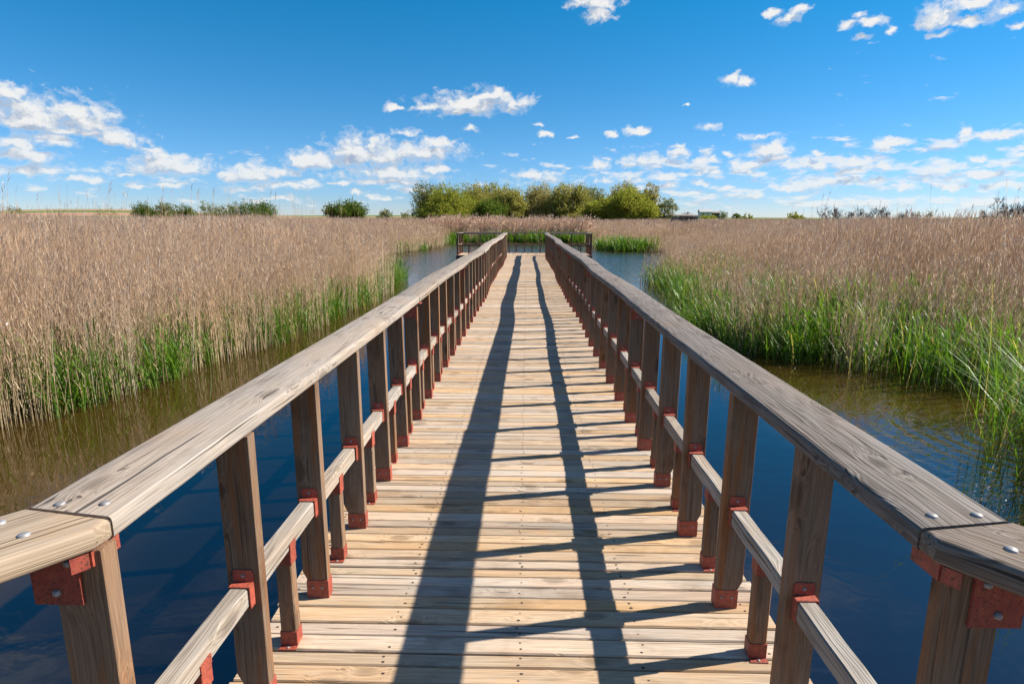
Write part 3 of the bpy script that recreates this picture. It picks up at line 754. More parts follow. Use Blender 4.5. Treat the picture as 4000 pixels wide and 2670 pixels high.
def dry_clump(name, rng, n, half, h0, h1, sw, leaves, plume=True, lw=.009, lean=.10, wind=.03, mat='reed'):
    A = Acc(); S = 5; t = np.linspace(0, 1, S)
    base = np.stack([rng.uniform(-half, half, n), rng.uniform(-half, half, n), np.zeros(n)], -1)
    H = rng.uniform(h0, h1, n); H = np.where(rng.random(n) < .25, H * rng.uniform(.55, .9, n), H)
    la = rng.uniform(0, 6.283, n); lm = np.abs(rng.normal(0, lean, n)); lm = np.where(rng.random(n) < .05, lm + rng.uniform(.1, .4, n), lm)
    lv = np.stack([np.cos(la) * lm + wind, np.sin(la) * lm, 0 * la], -1)
    def pos(i, tt):
        return base[i] + np.stack([0 * tt, 0 * tt, H[i] * tt], -1) + lv[i] * (H[i] * tt ** 1.7)[:, None]
    P = base[:, None] + np.stack([0 * t, 0 * t, t], -1)[None] * H[:, None, None] + lv[:, None] * (H[:, None] * t[None] ** 1.7)[:, :, None]
    W = sw * rng.uniform(.7, 1.25, n)[:, None] * (1 - .65 * t)[None]
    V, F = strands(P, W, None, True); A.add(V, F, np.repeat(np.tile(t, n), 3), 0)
    if leaves:
        m = n * leaves; i = rng.integers(0, n, m); tt = rng.uniform(.18, .97, m); p = pos(i, tt)
        az = rng.uniform(0, 6.283, m); L = rng.uniform(.07, .22, m); up = rng.uniform(1.6, 5.0, m); Sg = 4; s_ = np.linspace(0, 1, Sg)
        dr = np.stack([np.cos(az), np.sin(az), up], -1); dr /= np.linalg.norm(dr, axis=1)[:, None]
        Pl = p[:, None] + dr[:, None] * (L[:, None] * s_[None])[:, :, None] - np.array([0, 0, 1.])[None, None] * (L[:, None] * rng.uniform(.0, .22, m)[:, None] * s_[None] ** 2)[:, :, None]
        side = np.stack([-np.sin(az), np.cos(az), 0 * az], -1)
        Wl = lw * rng.uniform(.6, 1.3, m)[:, None] * np.array([.7, 1, .75, .12])[None]
        V, F = strands(Pl, Wl, side); A.add(V, F, np.repeat(np.repeat(tt, Sg), 2), 1)
    if plume:
        i = np.repeat(np.where(rng.random(n) < .22)[0], 4); m = len(i); p = pos(i, np.ones(m) * rng.uniform(.93, 1.0, m))
        az = rng.normal(.2, 1.0, m); L = rng.uniform(.07, .17, m); s_ = np.linspace(0, 1, 3)
        dr = np.stack([np.cos(az) * .25, np.sin(az) * .25, np.ones(m)], -1)
        Pl = p[:, None] + dr[:, None] * (L[:, None] * s_[None])[:, :, None] + np.array([.3, .05, -.15])[None, None] * (L[:, None] * s_[None] ** 2)[:, :, None]
        side = np.stack([-np.sin(az), np.cos(az), 0 * az], -1)
        Wl = lw * .9 * np.ones(m)[:, None] * np.array([.5, 1, .15])[None]
        V, F = strands(Pl, Wl, side); A.add(V, F, np.ones(len(V)), 2)
    m = max(1, int(n * .02)); i = np.repeat(rng.integers(0, n, m), 2); p = pos(i, np.repeat(rng.uniform(.72, 1.0, m), 2)); a2 = rng.uniform(0, 6.283, 2 * m)
    s_ = np.linspace(-.5, .5, 3); sz = max(.028, sw * 3.2)
    Pl = p[:, None] + np.array([.25, .1, .9])[None, None] * (sz * 1.5 * s_)[None, :, None]
    V, F = strands(Pl, sz * np.ones(2 * m)[:, None] * np.array([.3, 1, .3])[None], np.stack([np.cos(a2), np.sin(a2), 0 * a2], -1)); A.add(V, F, np.ones(len(V)), 3)
    return A.mesh(name, M[mat])

def green_clump(name, rng, n, half, h0, h1, w, droop=.35, leafy=4):
    A = Acc(); S = 6; t = np.linspace(0, 1, S)
    base = np.stack([rng.uniform(-half, half, n), rng.uniform(-half, half, n), np.zeros(n)], -1)
    H = rng.uniform(h0, h1, n); az = rng.uniform(0, 6.283, n); ln = rng.uniform(.03, .3, n)
    dr = np.stack([np.cos(az) * ln, np.sin(az) * ln, np.ones(n)], -1)
    dv = np.stack([np.cos(az), np.sin(az), 0 * az - .5], -1) * (rng.uniform(0, droop, n) * H)[:, None]
    P = base[:, None] + dr[:, None] * (H[:, None] * t[None])[:, :, None] + dv[:, None] * (t ** 2.6)[None, :, None]
    side = np.stack([-np.sin(az), np.cos(az), 0 * az], -1)
    W = w * rng.uniform(.6, 1.25, n)[:, None] * np.array([.6, .9, 1, .85, .55, .06])[None]
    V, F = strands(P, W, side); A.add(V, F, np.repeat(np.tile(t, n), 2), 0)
    if leafy:
        m = n * leafy // 2; i = rng.integers(0, n, m); tt = rng.uniform(.25, .85, m)
        p = base[i] + dr[i] * (H[i] * tt)[:, None] + dv[i] * (tt ** 2.6)[:, None]
        a2 = rng.uniform(0, 6.283, m); L = rng.uniform(.15, .38, m) * np.clip(H[i], .5, 1.2); s_ = np.linspace(0, 1, 4)
        d2 = np.stack([np.cos(a2) * .55, np.sin(a2) * .55, np.ones(m)], -1)
        Pl = p[:, None] + d2[:, None] * (L[:, None] * s_[None])[:, :, None] - np.array([0, 0, .45])[None, None] * (L[:, None] * s_[None] ** 2.5)[:, :, None]
        sd_ = np.stack([-np.sin(a2), np.cos(a2), 0 * a2], -1)
        V, F = strands(Pl, w * 1.1 * rng.uniform(.6, 1.2, m)[:, None] * np.array([.6, 1, .7, .06])[None], sd_)
        A.add(V, F, np.repeat(np.repeat(tt, 4), 2), 1)
    return A.mesh(name, M['green'])

rng = np.random.default_rng(4)
def pool(name, meshes):
    c = bpy.data.collections.new(name)
    for i, me in enumerate(meshes):
        o = bpy.data.objects.new(f'{name}_{i:02d}', me); c.objects.link(o)
    return c
DRY_A = pool('dry_near', [dry_clump('dry_near', rng, 48, .30, 1.5, 2.3, .0085, 5, lw=.0062, lean=.075) for _ in range(7)])
DRY_B = pool('dry_middle', [dry_clump('dry_middle', rng, 140, .62, 1.5, 2.25, .011, 4, lw=.009, lean=.075) for _ in range(6)])
DRY_C = pool('dry_far', [dry_clump('dry_far', rng, 320, 1.9, 1.5, 2.15, .027, 3, lw=.024, lean=.07) for _ in range(5)])
STALK = pool('tall_stalk', [dry_clump('tall_stalk', rng, 4, .6, 2.2, 3.05, .0085, 2, lw=.009, lean=.13) for _ in range(8)])
GRN_A = pool('green_near', [green_clump('green_near', rng, 22, .26, .45, 1.15, .012) for _ in range(6)])
GRN_C = pool('green_far', [green_clump('green_far', rng, 110, .8, .7, 1.5, .04, leafy=2) for _ in range(4)])
PLUME = pool('pale_plume', [dry_clump('pale_plume', rng, 70, .8, 1.6, 2.2, .03, 5, lw=.06, lean=.2, wind=.25, mat='pale') for _ in range(4)])
BENT = pool('bent_blade', [green_clump('bent_blade', rng, 8, .22, 1.0, 1.75, .0075, droop=.75, leafy=1) for _ in range(5)])

def scatter(name, pts, rz, scl, pool_, **k):
    pts = np.asarray(pts, float); n = len(pts)
    me = bpy.data.meshes.new(name); me.vertices.add(n); me.vertices.foreach_set('co', pts.astype(np.float32).ravel())
    def at3(nm, arr):
        a = me.attributes.new(nm, 'FLOAT_VECTOR', 'POINT'); a.data.foreach_set('vector', arr.astype(np.float32).ravel())
    tl = rng.normal(0, .03, (n, 2)); at3('rot', np.stack([tl[:, 0], tl[:, 1], rz], -1)); at3('scl', scl)
    a = me.attributes.new('pick', 'INT', 'POINT'); a.data.foreach_set('value', rng.integers(0, len(pool_.objects), n).astype(np.int32))
    ng = bpy.data.node_groups.new(name, 'GeometryNodeTree')
    ng.interface.new_socket('Geometry', in_out='INPUT', socket_type='NodeSocketGeometry')
    ng.interface.new_socket('Geometry', in_out='OUTPUT', socket_type='NodeSocketGeometry')
    N = ng.nodes; L = ng.links
    gi = N.new('NodeGroupInput'); go = N.new('NodeGroupOutput'); iop = N.new('GeometryNodeInstanceOnPoints')
    ci = N.new('GeometryNodeCollectionInfo'); ci.inputs['Collection'].default_value = pool_
    ci.inputs['Separate Children'].default_value = True; ci.inputs['Reset Children'].default_value = True
    def na(nm, typ):
        q = N.new('GeometryNodeInputNamedAttribute'); q.data_type = typ; q.inputs['Name'].default_value = nm; return q.outputs['Attribute']
    L.new(gi.outputs[0], iop.inputs['Points']); L.new(ci.outputs[0], iop.inputs['Instance']); iop.inputs['Pick Instance'].default_value = True
    L.new(na('pick', 'INT'), iop.inputs['Instance Index']); L.new(na('rot', 'FLOAT_VECTOR'), iop.inputs['Rotation']); L.new(na('scl', 'FLOAT_VECTOR'), iop.inputs['Scale'])
    L.new(iop.outputs[0], go.inputs[0])
    o = put(name, me, **k); md = o.modifiers.new('scatter', 'NODES'); md.node_group = ng
    return o

LEFT = np.array([(-30, -9), (-6.1, -4), (-5.7, 2.5), (-5.25, 5.4), (-4.95, 6.6), (-4.6, 8.4), (-4.2, 10.8), (-4.05, 15), (-4.3, 20.5), (-5.0, 22.5), (-9.0, 29), (-9.5, 34),
                 (-7.5, 37.8), (-6.9, 45), (-6.7, 55.3), (-2.5, 55.8), (0, 57), (0, 172), (-180, 172), (-180, -9)], float)
RIGHT = np.array([(30, -9), (9.5, -4), (8.0, 3.0), (7.6, 5.6), (7.0, 6.9), (6.0, 7.6), (5.2, 8.3), (4.0, 8.75), (3.5, 9.0), (3.15, 10.4), (3.4, 12.8), (3.9, 15.7), (3.95, 19.3), (5.2, 23), (8.2, 33),
                  (9.0, 42), (6.0, 41.4), (5.2, 46), (5.6, 56), (0, 57), (0, 172), (180, 172), (180, -9)], float)
def inside(poly, X, Y):
    c = np.zeros(len(X), bool); n = len(poly)
    for i in range(n):
        (x0, y0), (x1, y1) = poly[i], poly[(i + 1) % n]
        if y0 == y1: continue
        c ^= ((y0 > Y) != (y1 > Y)) & (X < (x1 - x0) * (Y - y0) / (y1 - y0) + x0)
    return c
def edge_dist(poly, X, Y, last):
    D = np.full(len(X), 1e9)
    for i in range(last):
        p = poly[i]; q = poly[i + 1]; d = q - p; t = np.clip(((X - p[0]) * d[0] + (Y - p[1]) * d[1]) / (d @ d), 0, 1)
        D = np.minimum(D, np.hypot(X - p[0] - t * d[0], Y - p[1] - t * d[1]))
    return D
def grid(poly, step, x0, x1, y0, y1, r0, r1, last):
    X, Y = np.meshgrid(np.arange(x0, x1, step), np.arange(y0, y1, step)); X = X.ravel(); Y = Y.ravel()
    X = X + rng.uniform(-.5, .5, len(X)) * step; Y = Y + rng.uniform(-.5, .5, len(Y)) * step
    r = np.hypot(X, Y); a = np.degrees(np.arctan2(X, Y))
    k = (r >= r0) & (r < r1) & (np.abs(a) < (62 if r1 < 20 else 52)) & inside(poly, X, Y)
    X, Y = X[k], Y[k]; return X, Y, edge_dist(poly, X, Y, last)
def noise2(X, Y, s, seed):
    r_ = np.random.default_rng(seed); o = 0
    for _ in range(5):
        a = r_.uniform(0, 6.283); f = s * r_.uniform(.6, 1.7); o = o + np.sin((X * np.cos(a) + Y * np.sin(a)) * f + r_.uniform(0, 6.283))
    return o / 5
def bed(poly, last, x0, x1, label, nm):
    sets = []
    for pl, step, r0, r1, ins in ((DRY_A, .36, 0, 15, .12), (DRY_B, .85, 15, 42, .45), (DRY_C, 2.2, 42, 172, 1.3)):
        X, Y, D = grid(poly, step, x0 if r1 > 50 else max(x0, -45), x1 if r1 > 50 else min(x1, 45), -6, 172, r0, r1, last)
        k = D > ins * rng.uniform(.3, 1.2, len(D)); X, Y, D = X[k], Y[k], D[k]
        rt_ = x1 > 50
        if rt_: keep = rng.random(len(D)) < .28 + .72 * np.clip(D / 4.0, 0, 1); X, Y, D = X[keep], Y[keep], D[keep]
        grow = np.clip(D / (6.5 if rt_ else 5.0), 0, 1) ** .8; h = ((.48 + .52 * grow) if rt_ else (.66 + .36 * grow)) * (1 + .08 * noise2(X, Y, .6, 3)) * rng.uniform(.94, 1.06, len(X))
        n = len(X); scl = np.stack([np.ones(n), np.ones(n), h], -1)
        sets.append((pl, np.stack([X, Y, np.full(n, WZ - .06)], -1), rng.normal(0, .5, n), scl))
    for q, (pl, pts, rz, scl) in enumerate(sets):
        lb = [f'dense dry tan reeds nearest the {label}', f'dry tan reeds in the middle distance {nm}', f'far tan reeds spreading to the fields {nm}'][q]
        scatter('reed_bed', pts, rz, scl, pl, label=lb, cat='reeds', kind='stuff', group='dry reed beds')
bed(LEFT, 15, -180, 0, 'left side of the boardwalk', 'left of the boardwalk')
bed(RIGHT, 19, 0, 180, 'right side of the boardwalk', 'right of the boardwalk')

def along(poly, i0, i1, per_m, d0, d1):
    out = []
    for i in range(i0, i1):
        p, q = poly[i], poly[i + 1]; d = q - p; L = np.hypot(*d); n = int(L * per_m); nrm = np.array([d[1], -d[0]]) / L
        t = rng.random(n); w = rng.uniform(d0, d1, n); a = p + t[:, None] * d; b1 = a + nrm * w[:, None]; b2 = a - nrm * w[:, None]
        ok = inside(poly, b1[:, 0], b1[:, 1]); out.append(np.where(ok[:, None], b1, b2))
    return np.concatenate(out)
def green(pts, pl, hs, z, label, patch=None, name='green_reeds', ramp=None):
    if patch is not None:
        k = noise2(pts[:, 0], pts[:, 1], 1.1, 8) > patch; pts = pts[k]
    n = len(pts); h = rng.uniform(*hs, n)
    if ramp is not None: h = h * np.clip(.68 + .2 * edge_dist(ramp, pts[:, 0], pts[:, 1], 19), .5, 1.05)
    scatter(name, np.column_stack([pts, np.full(n, z)]), rng.uniform(0, 6.28, n), np.stack([np.ones(n), np.ones(n), h], -1), pl, label=label, cat='reeds', kind='stuff')
green(along(LEFT, 2, 9, 20, -.1, 1.3), GRN_A, (.6, 1.1), WZ - .05, 'green shoots along the foot of the sunlit left reeds', -.28)
pts = np.concatenate([along(RIGHT, 5, 10, 46, .0, 3.6), along(RIGHT, 9, 13, 17, .0, 2.2)])
green(pts, GRN_A, (.8, 1.35), WZ - .05, 'lush green shoots along the shaded edge of the right reeds', -.5, ramp=RIGHT)
green(along(LEFT, 12, 15, 1.0, .0, 2.2), GRN_C, (.4, .8), WZ - .05, 'green sedge edging the far left reeds across the water')
g = np.stack([rng.uniform(-7, 6, 95), rng.uniform(55.2, 58.5, 95)], -1)
green(g, GRN_C, (.55, .95), WZ - .05, 'bright green cattails on the far bank behind the platform', name='cattails')
g = np.stack([rng.uniform(5.6, 9.4, 15), rng.uniform(40.8, 44, 15)], -1)
green(g, GRN_C, (.6, .9), WZ - .05, 'green cattail clump right of the far platform', name='cattails')
g = np.stack([rng.uniform(-10, 6, 90), rng.uniform(56.6, 60, 90)], -1)
scatter('pale_reeds', np.column_stack([g, np.full(90, WZ)]), rng.normal(0, .3, 90), np.stack([np.ones(90), np.ones(90), rng.uniform(.95, 1.22, 90)], -1), PLUME,
        label='pale leaning reed plumes on the far bank behind the platform', cat='reeds', kind='stuff')
# sparse reeds standing in open water at the right, and the arching blades nearest the viewer
g = np.concatenate([np.stack([rng.uniform(5.3, 7.6, 20), rng.uniform(5.4, 8.2, 20)], -1), np.stack([rng.uniform(4.6, 6.6, 14), rng.uniform(7.4, 8.9, 14)], -1)])
green(g, GRN_A, (.7, 1.3), WZ - .05, 'sparse green reeds standing in open water at the right')
g = np.stack([rng.uniform(3.8, 5.4, 90), rng.uniform(3.8, 6.2, 90)], -1); g = g[g[:, 0] > 2.95 + (g[:, 1] - 3) * .62]
g2 = np.stack([rng.uniform(4.0, 6.0, 30), rng.uniform(4.2, 7.2, 30)], -1); g2 = g2[g2[:, 0] > 4.15 + (g2[:, 1] - 4.4) * .6]
green(g2, GRN_A, (.8, 1.25), WZ - .05, 'upright green reed clump at the right edge nearest the viewer')
green(g, BENT, (.8, 1.15), WZ - .05, 'arching green and brown blades nearest the viewer at right', name='bent_reeds')
X, Y, D = grid(LEFT, 1.3, -40, 0, 4, 40, 6, 40, 15); k = (D > 2.0) & (rng.random(len(X)) < .75)
n = k.sum(); scatter('tall_reeds', np.stack([X[k], Y[k], np.full(n, WZ)], -1), rng.uniform(-1, 1, n), np.ones((n, 3)) * rng.uniform(.85, 1.05, (n, 1)), STALK,
        label='tall wispy reed stalks rising above the left reeds', cat='reeds', kind='stuff')
X, Y, D = grid(RIGHT, 1.7, 0, 40, 6, 40, 10, 40, 19); k = (D > 2.0) & (X > .45 * Y) & (rng.random(len(X)) < .6)
n = k.sum(); scatter('tall_reeds', np.stack([X[k], Y[k], np.full(n, WZ)], -1), rng.uniform(-1, 1, n), np.ones((n, 3)) * rng.uniform(.85, 1.05, (n, 1)), STALK,
        label='tall wispy reed stalks rising above the right reeds', cat='reeds', kind='stuff')

# ------------------------------------------------------------------ trees and bushes
def crown_mesh(rn, w, h, zb, mat, n, size, sparse=0.0, upright=.4):
    """n leaf sprays spread through several uneven lobes of a crown w wide, from zb to h"""
    k = rn.integers(10, 15); lob = []
    for _ in range(k):
        a = rn.uniform(0, 6.283); r = rn.uniform(.05, .36) * w; cz = zb + (h - zb) * rn.uniform(.12, .74)
        q = 1.12 - ((cz - zb) / (h - zb)) * .55
        lob.append((math.cos(a) * r, math.sin(a) * r, cz, w * rn.uniform(.15, .24) * q, (h - zb) * rn.uniform(.14, .24)))
    lob.append((0, 0, zb + (h - zb) * .45, w * .33, (h - zb) * .42)); lob.append((rn.uniform(-.1, .1) * w, 0, h - (h - zb) * .24, w * .24, (h - zb) * .22))
    lob = np.array(lob); wt = lob[:, 3] ** 2 * lob[:, 4]; wt = wt ** .75; wt /= wt.sum()
    ns = max(60, n // 16); li = rn.choice(len(lob), ns, p=wt)
    d = rn.normal(size=(ns, 3)); d /= np.linalg.norm(d, axis=1)[:, None]; d[:, 2] = np.where(d[:, 2] < -.3, d[:, 2] * .5, d[:, 2])
    rr = rn.random(ns) ** .38
    c = lob[li, :3] + d * rr[:, None] * np.stack([lob[li, 3], lob[li, 3], lob[li, 4]], -1)
    keep = noise3(c, 1.1 / max(w * .12, .4), rn) > -.45 + sparse
    c = c[keep]; d = d[keep]; c[:, 2] = np.clip(c[:, 2], zb * .6, None)
    per = max(4, int(n / max(1, len(c)))); i = np.repeat(np.arange(len(c)), per); m = len(i)
    sdir = d * .5 + np.array([0, 0, upright]) + rn.normal(0, .25, d.shape); sdir /= np.linalg.norm(sdir, axis=1)[:, None]
    ln = rn.uniform(.04, .12, len(c)) * w
    p = c[i] + sdir[i] * (ln[i] * rn.uniform(-.3, 1, m))[:, None] + rn.normal(0, .022 * w, (m, 3)) * np.array([1, 1, .8])
    ax = sdir[i] + rn.normal(0, .6, (m, 3)); ax /= np.linalg.norm(ax, axis=1)[:, None]
    b = np.cross(ax, rn.normal(size=(m, 3))); b /= np.linalg.norm(b, axis=1)[:, None]
    L = size * rn.uniform(.6, 1.5, m)[:, None]; W = L * .34
    V = np.stack([p - ax * L * .5, p + b * W, p + ax * L * .5, p - b * W], 1).reshape(-1, 3)
    return np_mesh('crown', V, np.arange(m * 4).reshape(-1, 4), [mat]), c
def noise3(p, s, rn):
    o = 0
    for _ in range(5):
        v = rn.normal(size=3) * s; o = o + np.sin(p @ v + rn.uniform(0, 6.283))
    return o / 5
def limbs_mesh(rn, w, h, targets, mat, r0, n_t=16, twigs=0):
    mb = MB(); stems = []
    for q in range(rn.integers(2, 4)):
        b = Vector((rn.normal() * .03 * w, rn.normal() * .03 * w, -.15)); tp = Vector((rn.normal() * .16 * w, rn.normal() * .16 * w, h * rn.uniform(.5, .7)))
        m_ = b.lerp(tp, .5) + Vector((rn.normal() * .04 * w, rn.normal() * .04 * w, 0)); pts = [b, b.lerp(m_, .5), m_, m_.lerp(tp, .5), tp]
        mb.tube(pts, [r0, r0 * .8, r0 * .6, r0 * .42, r0 * .2], 6); stems.append(pts)
    if len(targets):
        for j in rn.choice(len(targets), min(n_t, len(targets)), replace=False):
            tg = Vector(targets[j]); st = stems[rn.integers(0, len(stems))]; s0 = st[rn.integers(1, 4)]
            md = s0.lerp(tg, .5) + Vector((rn.normal() * .03 * w, rn.normal() * .03 * w, .04 * h)); r = r0 * rn.uniform(.22, .36)
            mb.tube([s0, s0.lerp(md, .6), md, md.lerp(tg, .6), tg], [r, r * .8, r * .6, r * .4, r * .15], 4)
            for _ in range(twigs):
                a = md.lerp(tg, rn.uniform(0, 1)); e = a + Vector((rn.normal() * .10 * w, rn.normal() * .10 * w, abs(rn.normal()) * .12 * h)); mb.tube([a, a.lerp(e, .5) + Vector((rn.normal(), rn.normal(), 0)) * .012 * w, e], [r * .3, r * .2, r * .06], 3)
    return mb.mesh('trunk', mat)
def tree(name, x0, x1, top, Y, mat, label, group, n=5200, size=.2, zb=.25, sparse=0.0, cat='tree', trunk='bark', base=-.55, ngl=14, twigs=0, seed=None, fill=1.0):
    """x0, x1, top: where its outline stands in the 4000 px photograph, Y metres ahead"""
    xc = (x0 + x1) / 2; p = at(xc, Y); w = (x1 - x0) / FPX * Y * 1.52; h = zat(top, Y, xc) - base
    rn = np.random.default_rng(int(seed if seed is not None else xc) + 17)
    o = empty(name, (p.x, p.y, base), label=label, cat=cat, group=group)
    me, c = crown_mesh(rn, w, h * fill, h * zb, mat, n, size, sparse); put('crown', me, o)
    put('trunk', limbs_mesh(rn, w, h, c, M[trunk], max(.03, .022 * h), ngl, twigs), o)
    return o
def c4(x): return 1500 + x / 1.807
def r4(y): return 680 + y / 1.807
GT = 'willow grove behind the far bank'
for (a, b, tp, Y, mt, n, sp, lab) in [
    (205, 420, 55, 100, 'leaf_grey', 4200, .22, 'loose grey-green willow at the left end of the grove'),
    (330, 660, 85, 90, 'leaf_yellow', 8200, -.1, 'broad rounded yellow-green willow at the front left of the grove'),
    (545, 730, 55, 102, 'leaf_olive', 4400, .1, 'olive tree rising just right of the broad yellow-green willow'),
    (670, 850, 52, 104, 'leaf_olive', 4400, .12, 'tall olive tree with ragged top behind the dark low tree'),
    (630, 850, 175, 86, 'leaf_dark', 5200, -.15, 'low dark green tree at the front of the grove'),
    (770, 1010, 78, 92, 'leaf_olive', 6500, -.05, 'wide olive-brown tree in the centre of the grove'),
    (930, 1190, 70, 95, 'leaf_brown', 6500, 0, 'brownish budding tree right of the grove centre'),
    (1130, 1380, 70, 92, 'leaf_olive', 7000, -.05, 'rounded olive tree standing by the gap in the grove'),
    (1365, 1570, 88, 101, 'leaf_grey', 4600, .1, 'grey-green tree just right of the gap in the grove'),
    (1425, 1645, 165, 88, 'leaf_yellow', 6000, -.15, 'low bright yellow-green bush tree at front of the right grove'),
    (1580, 1790, 45, 101, 'leaf_brown', 4600, .1, 'tallest brown tree at the back of the right grove'),
    (1630, 1900, 105, 88, 'leaf_yellow', 8200, -.15, 'large lush yellow-green willow in the right grove'),
    (1790, 1930, 60, 98, 'leaf_brown', 2600, .2, 'thin brown tree behind the lush right willow'),
    (1900, 2050, 165, 93, 'leaf_grey', 1700, .25, 'sparse half-bare tree at the right end of the grove')]:
    tree('willow_tree', c4(a), c4(b), r4(tp), Y, M[mt], lab, GT, n=int(n * 4.2), size=.185, zb=.02, sparse=sp - .3, ngl=22, twigs=5 if mt in ('leaf_brown', 'leaf_grey') else 3)
def c7(x): return 400 + x / 1.807
def r7(y): return 740 + y / 1.807
GB = 'bushes on the left horizon'
for (a, b, tp, Y, mt, n, sp, lab) in [
    (225, 400, 98, 135, 'leaf_dark', 2400, 0, 'leftmost dark green bush of the left horizon row'),
    (385, 515, 80, 138, 'leaf_grey', 1900, .1, 'grey-green bush second from left on the horizon'),
    (505, 670, 112, 132, 'leaf_dark', 2200, 0, 'low dark bush third from left on the horizon'),
    (680, 840, 80, 140, 'leaf_grey', 900, .35, 'half-bare grey bush in the middle of the left row'),
    (820, 970, 106, 136, 'leaf_grey', 1900, .05, 'low grey-green bush beside the big dark bush'),
    (965, 1195, 82, 130, 'leaf_dark', 3600, -.1, 'big dark green bush at the right end of the left row'),
    (1595, 1845, 84, 92, 'leaf_dark', 5600, -.1, 'lone round green bush standing among the reeds on the left'),
    (1925, 2045, 143, 125, 'leaf_grey', 800, .1, 'small bush between the lone round bush and the grove'),
    (2085, 2205, 152, 120, 'leaf_grey', 700, .1, 'tiny bush just left of the willow grove')]:
    tree('bush', c7(a), c7(b), r7(tp), Y, M[mt], lab, GB, n=int(n * 3.6), size=.21, zb=.0, sparse=sp - .25, cat='bush', ngl=10, twigs=4 if sp > .3 else 1)
def c6(x): return 2600 + x / 1.678
def r6(y): return 740 + y / 1.678
GR = 'shrubs on the right horizon'
for (a, b, tp, Y, mt, n, sp, lab) in [
    (810, 895, 148, 150, 'leaf_yellow', 900, .1, 'small light green shrub on the right horizon'),
    (425, 490, 150, 165, 'leaf_dark', 900, 0, 'dark green shrub right of the farmhouse'),
    (350, 400, 128, 300, 'leaf_dark', 900, -.1, 'round dark tree beside the farmhouse'),
    (490, 560, 158, 160, 'leaf_yellow', 700, .1, 'low green shrub furthest right of the farmhouse'),
    (235, 345, 168, 170, 'leaf_yellow', 900, 0, 'low green shrub in front of the farmhouse'),
    (1625, 1665, 138, 300, 'leaf_dark', 500, -.1, 'tiny dark tree on the right skyline'),
    (1700, 1735, 138, 300, 'leaf_dark', 500, -.1, 'tiny dark tree nearer the right edge of skyline')]:
    tree('shrub', c6(a), c6(b), r6(tp), Y, M[mt], lab, GR, n=n * 3, size=.26, zb=.0, sparse=sp - .35, cat='shrub', ngl=6)
tree('shrub', 22, 90, 802, 420, M['leaf_dark'], 'faint dark trees on the far left skyline', 'bushes on the left horizon', n=900, size=.5, zb=0, sparse=-.1, cat='shrub', ngl=4)
tree('shrub', 372, 465, 806, 420, M['leaf_dark'], 'faint low dark thicket on the reddish hill at left', 'bushes on the left horizon', n=900, size=.5, zb=0, sparse=-.1, cat='shrub', ngl=4)
def bare(name, x0, x1, top, Y, label, group, seed, depth=5, nb=5, base=-.5, cat='shrub', spread=.62, r=.075):
    xc = (x0 + x1) / 2; p = at(xc, Y); w = (x1 - x0) / FPX * Y; h = zat(top, Y, xc) - base
    rn = random.Random(seed); o = empty(name, (p.x, p.y, base), label=label, cat=cat, group=group); tm = MB(); bmh = MB()
    def grow(pt, d, L, rad, lv, mb):
        q = pt + d * L * .55 + Vector((rn.gauss(0, .06), rn.gauss(0, .06), rn.gauss(0, .05))) * L; e = q + (d + Vector((rn.gauss(0, .3), rn.gauss(0, .3), .12))).normalized() * L * .5
        mb.tube([pt, q, e], [rad, rad * .8, rad * .55], 5 if lv > 3 else 3)
        if lv <= 0: return
        for _ in range(rn.choice((2, 3, 3))):
            nd = (d + Vector((rn.gauss(0, spread), rn.gauss(0, spread), rn.gauss(.1, .3)))).normalized(); grow(q.lerp(e, rn.uniform(.1, 1)), nd, L * rn.uniform(.6, .85), max(.02, rad * .6), lv - 1, bmh)
    for i in range(nb):
        a = i * 6.283 / nb + rn.uniform(0, .6); d = Vector((math.cos(a) * .5, math.sin(a) * .5, 1)).normalized()
        grow(Vector((math.cos(a) * .12 * w, math.sin(a) * .12 * w, 0)), d, h * .30, r, depth, tm)
    def fit(mb):
        return mb
    allv = np.array(bmh.v); sx = w / max(.1, np.ptp(allv[:, 0])); sz = h / max(.1, allv[:, 2].max())
    for mb in (tm, bmh): mb.v = [(v[0] * sx, v[1] * sx, v[2] * sz) for v in mb.v]
    put('trunk', tm.mesh('trunk', M['twig']), o); put('branches', bmh.mesh('branches', M['twig']), o); return o
for i, (a, b, tp, Y, lab) in enumerate([
    (1010, 1175, 95, 105, 'leafless grey bush at the left of the bare row'), (1170, 1325, 98, 108, 'leafless grey bush in the middle of the bare row'),
    (1310, 1485, 102, 104, 'leafless grey bush with hooked twig at the right of the bare row'), (1510, 1630, 122, 110, 'low bare thicket beside the bare row'),
    (75, 185, 138, 190, 'faint row of small bare saplings left of the farmhouse')]):
    bare('bare_bush', c6(a), c6(b), r6(tp), Y, lab, 'bare bushes on the right horizon', 50 + i)
bare('bare_tree', c6(2140), c6(2440), r6(35), 62, 'bare twiggy tree rising from the reeds at the right edge', None, 77, depth=6, nb=6, cat='tree', r=.06)

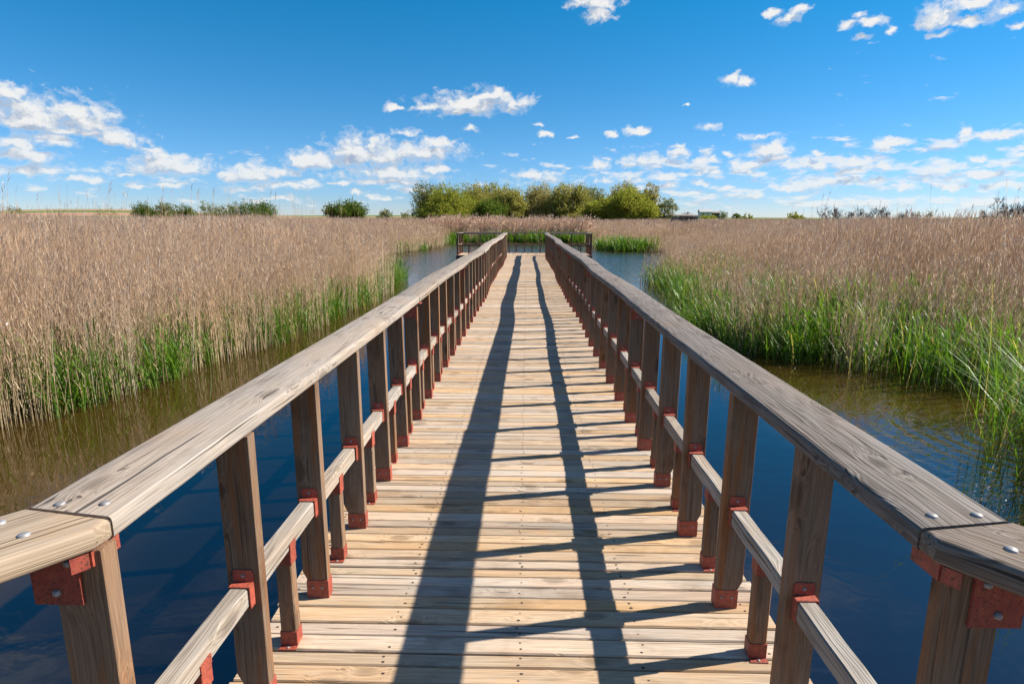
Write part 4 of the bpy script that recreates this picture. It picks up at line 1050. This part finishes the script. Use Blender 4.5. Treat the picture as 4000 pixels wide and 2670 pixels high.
# ------------------------------------------------------------------ farmhouse and hut on the right
def farmhouse():
    Y = 420; a = at(c6(218), Y); b = at(c6(345), Y); L = (b - a).length; z0 = 2.2
    o = empty('farmhouse', ((a.x + b.x) / 2, Y, z0), R(-6), label='low white farmhouse with a pale sheet roof on the right skyline', cat='farmhouse')
    hh = zat(740 + 149 / 1.678, Y, c6(280)) - z0
    mb = MB(); mb.box((-L / 2, -4, 0), (L * .12, 4, hh)); put('wall', mb.mesh('wall', M['white_wall']), o)
    mb = MB(); mb.box((L * .125, -3.4, 0), (L / 2, 3.6, hh * .86)); put('annex_wall', mb.mesh('annex_wall', M['board']), o)
    def gable(x0, x1, z, rise, dp, mat, nm):
        mb = MB(); mb.loft([[(x, -dp, z), (x, -dp, z + .18), (x, 0, z + rise + .18), (x, dp, z + .18), (x, dp, z), (x, 0, z + rise)] for x in (x0, x1)]); put(nm, mb.mesh(nm, mat), o)
    gable(-L / 2 - .4, L * .12, hh + .003, 1.9, 4.5, M['roof_pale'], 'roof'); gable(L * .1202, L / 2 + .4, hh * .86 + .003, .9, 4.0, M['roof_rust'], 'annex_roof')
    for i in range(4):
        x = -L / 2 + 1.6 + i * 3.2; mb = MB(); mb.box((x, -4.06, hh * .42), (x + 1.1, -4.003, hh * .8)); put('window', mb.mesh('window', M['dark']), o)
    mb = MB(); mb.box((L * .2, -3.46, .1), (L * .2 + 2.6, -3.403, hh * .7)); put('door', mb.mesh('door', M['dark']), o)
    mb = MB(); mb.tube([(-L * .34, 0, hh), (-L * .34, 0, hh + 3.4)], [.06, .05], 6); put('mast', mb.mesh('mast', M['board']), o)
farmhouse()
def hut():
    Y = 62; a = at(c6(55), Y); b = at(c6(187), Y); L = b.x - a.x; z0 = WZ
    o = empty('reed_hut', ((a.x + b.x) / 2, Y, z0), R(8), label='small weathered board hut half sunk in reeds right of the grove', cat='hut')
    zt = zat(740 + 168 / 1.678, Y, c6(120)) - z0
    mb = MB()
    for i in range(14):
        x = -L / 2 + L * i / 14; mb.box((x + .01, -1.0 + (i % 2) * .01, 0), (x + L / 14 - .01, -.96 + (i % 2) * .01, zt - .12))
    mb.box((-L / 2 + .02, -.955, 0), (L / 2 - .02, 1.0, zt - .15)); put('wall', mb.mesh('wall', M['board']), o)
    mb = MB(); mb.loft([[(x, -1.3, zt - .1), (x, -1.3, zt - .04), (x, 1.2, zt + .1), (x, 1.2, zt + .04)] for x in (-L / 2 - .2, L / 2 + .2)]); put('roof', mb.mesh('roof', M['roof_rust']), o)
    mb = MB(); mb.box((L * .12, -1.03, zt - .62), (L * .38, -1.003, zt - .3)); put('window', mb.mesh('window', M['dark']), o)
hut()
